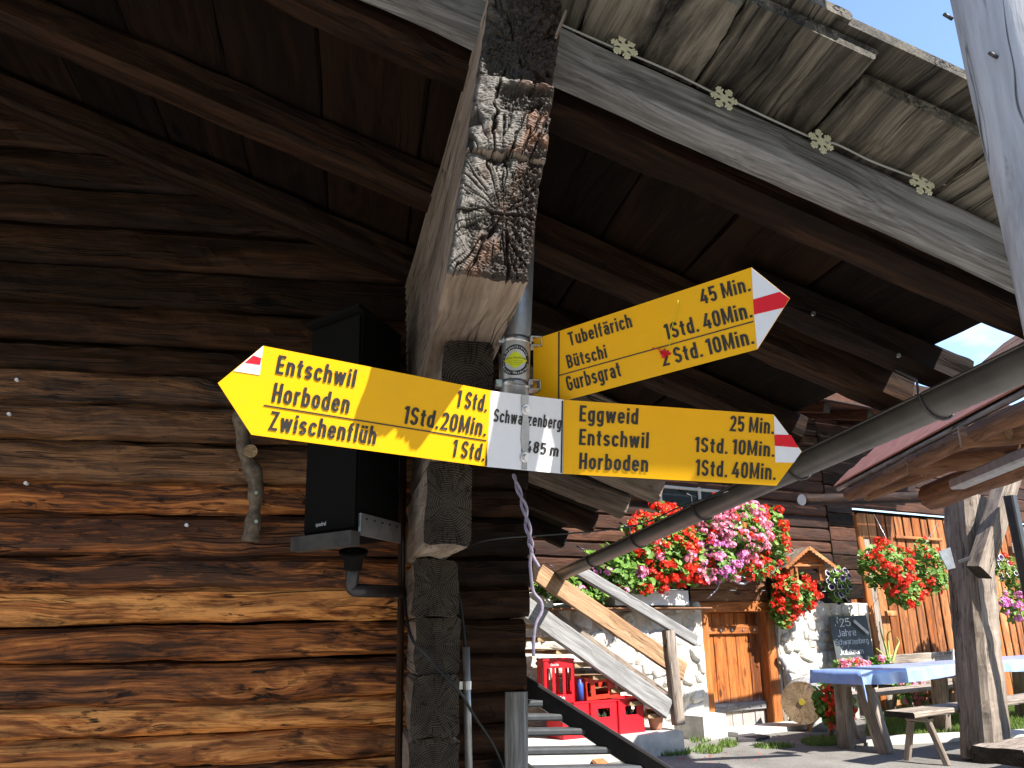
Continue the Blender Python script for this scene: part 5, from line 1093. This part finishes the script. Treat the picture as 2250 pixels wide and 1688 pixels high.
bush('geranium', 'pink geraniums blooming in front of the chalkboard', [(1872, 1468, 50, 18, 0.55, 0.14), (1935, 1462, 32, 18, 0.55, 0.12)], 300, [(0, 'p', 20), (1, 'p', 8), (0, 'r', 3)], seed=12, hr=0.046)
bush('geranium', 'pink geraniums seen under the blue table top', [(1998, 1520, 38, 26, 0.7, 0.18)], 200, [(0, 'p', 22)], seed=13, hr=0.046)
log('basket_bowl', fac(1985, 1262, 0.75)-Zv*0.10, fac(1985, 1262, 0.75)+Zv*0.02, 0.10, 0.17, [M_BARK, M_BARK], hg)
tube('basket_wire', [fac(1990, 1265, 0.75), fac(1920, 1130, 0.6)], 0.004, M_ZINC, hg, 5); tube('basket_wire', [fac(1990, 1265, 0.75), fac(2060, 1150, 0.6)], 0.004, M_ZINC, hg, 5)
prism('grey_plate', [onQ(2063, 1212, 0.2), onQ(2088, 1203, 0.2), onQ(2100, 1248, 0.2), onQ(2082, 1252, 0.2)], PN, 0.01, M_STEEL, por)

# ------------------------------------------------------------------ birdhouse, driftwood, chalkboard, log planter
c = fac(1775, 1258, 0.42); bird = thing('birdhouse', 'small orange wooden house with a scalloped gable above the cellar wall', 'birdhouse', c)
Mb = frame(c, np.array(FU)*0.93+FN*0.34, Zv); g_ = MB(); W2, H2, D2 = 0.24, 0.25, 0.36
prof = [(-W2, -0.10), (W2, -0.10), (W2, H2-0.09), (0, H2+0.035), (-W2, H2-0.09)]
g_.add(([(x, 0, z) for x, z in prof]+[(x, D2, z) for x, z in prof], [(0, 1, 2, 3, 4), (9, 8, 7, 6, 5)]+[(i, i+5, (i+1) % 5+5, (i+1) % 5) for i in range(5)])); g_.build('house_body', M_ORANGE, bird, Mb)
for sg_ in (-1, 1):
    n = 18; V = []; 
    top = np.array([0, 0, H2+0.055]); low = np.array([sg_*(W2+0.11), 0, H2-0.20]); e = low-top; nn = np.array([-e[2]*sg_, 0, e[0]*sg_]); nn /= np.linalg.norm(nn)
    nn = nn if nn[2] > 0 else -nn
    q = [(0, -0.09), (1, -0.09), (1, D2+0.04), (0, D2+0.04)]; vv = [top+e*a+np.array([0, b, 0]) for a, b in q]; vv += [p+nn*0.014 for p in vv]
    ob('roof_panel', mk('roof_panel', vv, [(0, 1, 2, 3), (7, 6, 5, 4), (0, 4, 5, 1), (1, 5, 6, 2), (2, 6, 7, 3), (3, 7, 4, 0)], M_GREYW, False), bird, Mb)
    pts = [top-nn*0.001+np.array([0, -0.095, 0])]; lowr = [top-nn*0.03+np.array([0, -0.095, 0])]
    V = []; F = []
    for i in range(n+1):
        a = i/n; V += [top+e*a+nn*0.016+np.array([0, -0.094, 0]), top+e*a-nn*(0.018+0.012*(i % 2))+np.array([0, -0.094, 0])]
    F = [(2*i, 2*i+1, 2*i+3, 2*i+2) for i in range(n)]; m = len(V); V += [p+np.array([0, -0.012, 0]) for p in V]; F += [tuple(k+m for k in reversed(q)) for q in F]+[(2*i, 2*i+2, 2*i+2+m, 2*i+m) for i in range(n)]+[(2*i+1, 2*i+1+m, 2*i+3+m, 2*i+3) for i in range(n)]
    ob('scalloped_trim', mk('trim', V, F, M_TAN, False), bird, Mb)
g_ = MB(); g_.box(-0.13, -0.012, -0.09, 0.13, -0.002, 0.045); g_.build('window_opening', M_DARK, bird, Mb)
for x in (-0.16, 0.16): g_ = MB(); g_.box(x-0.014, -0.02, -0.10, x+0.014, -0.001, 0.06); g_.build('post', M_TAN, bird, Mb)
g_ = MB(); g_.box(-0.22, -0.021, 0.075, 0.22, -0.001, 0.10); g_.build('sill', M_TAN, bird, Mb)
def branch(label, pix, off, r0, r1, mat=M_BARK, name='driftwood'):
    P = spline([fac(*p, off) for p in pix], 6); n = len(P); v, f = tube_geo([p-P[0] for p in P], [(r0+(r1-r0)*i/(n-1))*(1+0.2*sin(i*1.7)) for i in range(n)], 8); return tag(ob(name, mk(name, v, f, mat), None, Matrix.Translation(P[0])), label, 'driftwood')
branch('curled driftwood horn above the birdhouse roof', [(1690, 1262), (1715, 1240), (1730, 1222), (1744, 1214), (1738, 1206), (1724, 1201)], 0.42, 0.028, 0.008)
branch('thin bleached branch hanging left over the cellar door', [(1595, 1270), (1582, 1278), (1575, 1295), (1555, 1315)], 0.40, 0.012, 0.006, M_POST)
branch('short bleached branch stub above the middle of the door lintel', [(1600, 1270), (1630, 1283), (1645, 1275), (1652, 1268)], 0.38, 0.012, 0.022, M_POST)
branch('bleached birch stick leaning right of the cellar door', [(1712, 1442), (1725, 1465), (1733, 1490), (1742, 1515), (1745, 1560), (1741, 1596)], 0.10, 0.030, 0.036, M_POST)
cbp = [fac(*p, o) for p, o in (((1822, 1356), 0.16), ((1903, 1352), 0.16), ((1925, 1462), 0.30), ((1840, 1466), 0.30))]
K_ = Plate(cbp[3], cbp[2], cbp[0]); cb = K_.poly('chalkboard', [(1842, 1468), (1926, 1464), (1903, 1352), (1822, 1356)], M_SLATE, None, 0, 0.014); tag(cb, 'dark slate chalkboard with white handwriting leaning on the whitewashed wall', 'chalkboard')
_g = grot
def chalk(txt, bl, br, top):
    a, b, t = K_.at(*bl, 0.003), K_.at(*br, 0.003), K_.at(*top, 0.003); ux = (b-a)/np.linalg.norm(b-a); uy = np.cross(K_.N, ux); uy = uy if np.dot(uy, t-a) > 0 else -uy
    v, f = _g(txt, 0.075, 0.09); w = v[:, 0].max(); h = abs(np.dot(t-a, uy)); k = np.linalg.norm(b-a)/w
    ob('chalk_lettering', mk('chalk', [((p[0]+0.12*p[1])*k, (p[1]+0.04*sin(p[0]*3))*h, p[2]*0.2) for p in v], f, M_INKW, False), cb, Matrix(((ux[0], uy[0], K_.N[0], a[0]), (ux[1], uy[1], K_.N[1], a[1]), (ux[2], uy[2], K_.N[2], a[2]), (0, 0, 0, 1))))
chalk('25', (1845, 1378), (1870, 1376), (1846, 1360)); chalk('Jahre', (1842, 1400), (1882, 1396), (1842, 1384)); chalk('Schwarzenberg', (1838, 1418), (1909, 1413), (1838, 1405)); chalk('Jubiläum', (1846, 1440), (1898, 1436), (1846, 1428))
p0, p1 = K_.at(1876, 1364, 0.03), K_.at(1908, 1392, 0.03); tag(beam('wood_slat', p0, p1, 0.05, 0.02, [M_BOXW, M_BOXW], None, up=K_.N), 'whitish slat stuck across the upper right corner of the chalkboard', 'slat')
# hollow log planter
def onG(px, py): return onZ(px, py, GZ)
lg = thing('log_planter', 'sawn log section with yellow mark resting tilted by the wall', 'log planter', fac(1760, 1600, 0.5))
la0 = fac(1762, 1545, 0.62); ld = FU*0.75-FN*0.50+Zv*0.06; o = log('log_body', la0, la0+ld*0.40, 0.235, 0.235, [M_SILV2, M_ENDL], lg, irr=0.004, n=24, nx=8)
v, f = tube_geo([(0, 0, 0), (-0.006, 0, 0)], 0.035, 12); ob('yellow_mark', mk('mark', v, f, M_CAP, False), lg, frame(la0+np.array([0.0, 0, 0.01]), ld, Zv))
tag(log('support_log', fac(1778, 1596, 0.55), fac(1850, 1604, 0.75), 0.10, 0.10, [M_SILV2, M_ENDL], None, irr=0.004, n=16, nx=8), 'second log lying flat under the yellow-marked log', 'log')
# doormat, maize plant, white board
mt = [onG(1622, 1612), onG(1692, 1623), onG(1665, 1630), onG(1622, 1632)]; block('doormat', 'dark doormat lying crooked before the cellar door', mt, GZ+0.004, GZ+0.03, plain('dark_mat', (0.05, 0.045, 0.05), 0.95, 0, 0.5, 60), 'doormat')
rng = np.random.RandomState(5); mz = thing('maize_plant', 'tall pale green maize-like plant beside the chalkboard', 'plant', fac(1950, 1480, 0.5))
for k, pts in enumerate((((1955, 1475), (1948, 1430), (1936, 1390), (1932, 1365)), ((1957, 1475), (1952, 1420), (1950, 1395), (1960, 1385)), ((1952, 1475), (1940, 1440), (1925, 1425)), ((1956, 1475), (1968, 1430), (1975, 1412), (1970, 1400)))):
    P = spline([fac(*p, 0.5) for p in pts], 5); v, f = tube_geo([p-P[0] for p in P], [0.022*(1-0.8*i/len(P)) for i in range(len(P))], 6); ob('leaf_blade', mk('blade', v, f, plain('pale_maize_%d' % k, (0.32, 0.36, 0.10), 0.6)), mz, Matrix.Translation(P[0]))
wq = [fac(*p, 0.9) for p in ((2094, 1426), (2150, 1448), (2155, 1500), (2096, 1500))]; tag(prism('white_board', wq, FN, 0.02, M_BOXW), 'white board propped against the slats behind the table', 'board')

# ------------------------------------------------------------------ table with oilcloth, benches
TD = np.array([0.915, 0.404, 0]); TP = np.array([-0.404, 0.915, 0]); T0 = onZ(1890, 1477, -0.46); TZ = -0.46; TL, TW = 4.6, 0.54
tab = thing('table', 'long plank table on splayed trestle legs under a blue cloth', 'table', (T0[0], T0[1], GZ))
def tpt(a, b, z): return T0+TD*a+TP*b+np.array([0, 0, z-T0[2]])
beam('tabletop', tpt(0.01, TW/2, TZ-0.03), tpt(TL, TW/2, TZ-0.03), TW-0.02, 0.045, [M_GREYW, M_END], tab)
for a in (0.28, 2.1, 4.0):
    for b, db in ((0.16, -0.10), (TW-0.16, 0.10)):
        beam('leg', tpt(a+0.05, b+db, GZ), tpt(a-0.02, b, TZ-0.06), 0.14, 0.11, [M_GREYW, M_END], tab, up=TD, irr=0.004, nx=16)
    beam('cross_beam', tpt(a-0.01, 0.04, TZ-0.11), tpt(a-0.01, TW-0.04, TZ-0.11), 0.10, 0.09, [M_GREYW, M_END], tab)
    beam('trestle_panel', tpt(a+0.085, 0.25, TZ-0.30), tpt(a+0.085, TW-0.25, TZ-0.30), 0.04, 0.26, [M_GREYW, M_END], tab)
# cloth: flat top, sides hang in shallow folds
na, nb = 120, 26; V = []; F = []; rng = np.random.RandomState(3)
ua = np.linspace(-0.12, TL+0.1, na); ub = np.linspace(-0.13, TW+0.13, nb)
for a in ua:
    for b in ub:
        z = 0.0; aa, bb = a, b; ov = 0
        if b < 0.0: dn = -b; fold = 0.012*sin(a*9+sin(a*3)*2)+0.006*sin(a*23); z -= dn*(0.9+0.35*sin(a*2.3)*0.4); bb = -0.014-0.10*dn+fold*dn/0.13
        if b > TW: dn = b-TW; z -= dn; bb = TW+0.014+0.1*dn
        if a < 0.0: dn = -a; z -= dn*1.0; aa = -0.012-0.06*dn+0.008*sin(b*16)*dn/0.12
        if a < 0 and b < 0: z -= 0.04*min(-a, -b)/0.12; aa -= 0.03*min(-a, -b)/0.12; bb -= 0.03*min(-a, -b)/0.12
        z += 0.003*sin(a*5+b*4)*(1 if z == 0 else 0)
        V.append(tuple(tpt(aa, bb, TZ+0.006+z)-T0))
for i in range(na-1):
    for j in range(nb-1): F.append((i*nb+j, (i+1)*nb+j, (i+1)*nb+j+1, i*nb+j+1))
tag(ob('tablecloth', mk('tablecloth', V, F, M_CLOTH), None, Matrix.Translation(Vector(T0))), 'blue oilcloth draped over the long table with folded corner', 'tablecloth')
def bench(label, A, B, zt, w=0.26, back=False, legs=True, ldx=0.16):
    A, B = np.array(A), np.array(B); d = (B-A)/np.linalg.norm(B-A); n = np.array([-d[1], d[0], 0]); t = thing('bench', label, 'bench', (A[0], A[1], GZ), 'plank benches round the tables'); L = np.linalg.norm(B-A)
    P = lambda a, b, z: np.array([*(A+d*a+n*b)[:2], z])
    beam('seat', P(0, 0, zt-0.025), P(L, 0, zt-0.025), w, 0.05, [M_GREYW, M_END], t, irr=0.003, nx=24)
    for a in (0.30, L-0.30):
        beam('seat_batten', P(a, -w*0.38, zt-0.075), P(a, w*0.38, zt-0.075), 0.09, 0.05, [M_GREYW, M_END], t)
        for s_ in (-1, 1): beam('leg', P(a+0.02, s_*(w*0.40+0.07), GZ), P(a, s_*w*0.28, zt-0.10), 0.055, 0.055, [M_GREYW, M_END], t)
    if back:
        for a in (0.3, L-0.3): beam('back_support', P(a, w*0.5, zt-0.02), P(a, w*0.5+0.10, zt+0.38), 0.07, 0.04, [M_GREYW, M_END], t, up=n)
        beam('backrest', P(0.05, w*0.5+0.05, zt+0.27), P(L-0.05, w*0.5+0.05, zt+0.27), 0.035, 0.16, [M_GREYW, M_END], t, irr=0.003, nx=20)
    return t
sa = onZ(1975, 1564, -0.76); bench('plank bench along the near side of the blue table, right end behind the post', sa, sa+TD*3.0, -0.76, 0.28)
sb = tpt(0.15, TW+0.42, 0); bench('plank bench on the far side of the blue table', sb+TD*0.55, sb+TD*3.6, -0.76)
sc = tpt(3.15, TW+1.15, 0); bench('bench with backrest board behind the table by the slats', sc, sc+TD*2.4, -0.80, 0.26, True)
# stone or timber sill the porch post stands on
st = onZ(2170, 1688, GZ); tag(beam('post_sill', st+np.array([-0.10, -0.50, 0.19])-TD*0.35, st+np.array([-0.10, -0.50, 0.19])+TD*1.2, 0.42, 0.12, [M_GREYW, M_END], None, irr=0.01, nx=24, bev=0.03), 'thick weathered plank lying at the foot of the porch post', 'plank')

# ------------------------------------------------------------------ lawn, kerb, weeds and petals
LQ = [onG(1905, 1625), onG(2300, 1606), onG(2300, 1548)+FU*1, onG(1905, 1548)]
def tufts(name, n, sampler, h, mat=M_GRASS, w=0.012):
    V = []; F = []
    for i in range(n):
        p = sampler(); a = RNG.uniform(0, 2*pi); d = np.array([cos(a), sin(a), 0]); l = RNG.uniform(-1, 1, 2)*h*0.6; hh = h*RNG.uniform(0.5, 1.3); b = len(V)
        V += [p-d*w/2, p+d*w/2, p+np.array([l[0], l[1], hh])]; F.append((b, b+1, b+2))
    c = V[0].copy(); return tag(ob(name, mk(name, [v-c for v in V], F, mat, False), None, Matrix.Translation(Vector(c))), kind='stuff')
def quad_s(Q):
    def f():
        u, v = RNG.uniform(0, 1, 2); p = (Q[0]*(1-u)+Q[1]*u)*(1-v)+(Q[3]*(1-u)+Q[2]*u)*v; p = p.copy(); p[2] = GZ+0.004; return p
    return f
tufts('lawn', 22000, quad_s(LQ), 0.06)
block('lawn_soil', None, LQ, GZ+0.001, GZ+0.008, plain('lawn_soil', (0.09, 0.10, 0.03), 0.95, 0, 0.4, 8), None)
bpy.data.objects['lawn_soil']['kind'] = 'structure'
kq = [onG(1905, 1640), onG(2300, 1620), onG(2300, 1607), onG(1905, 1626)]; block('kerb', None, kq, GZ, GZ+0.035, M_CONC, None); bpy.data.objects['kerb']['kind'] = 'structure'
def patch(px, py, rx, ry): 
    def f():
        a = RNG.uniform(0, 2*pi); r = RNG.uniform(0, 1)**0.5; p = onG(px+cos(a)*r*rx, py+sin(a)*r*ry); p[2] = GZ+0.002; return p
    return f
for i, (px, py, rx, ry, n) in enumerate(((1470, 1655, 50, 8, 700), (1600, 1637, 22, 7, 260), (1555, 1650, 35, 8, 350), (1700, 1642, 45, 5, 320), (1810, 1632, 50, 9, 800), (1540, 1625, 25, 10, 200))): tufts('weeds', n, patch(px, py, rx, ry), 0.05)
tufts('fallen_petals', 140, patch(1428, 1642, 16, 7), 0.012, M_PR, 0.03); tufts('fallen_petals', 40, patch(1560, 1660, 150, 18), 0.008, M_PR, 0.025)
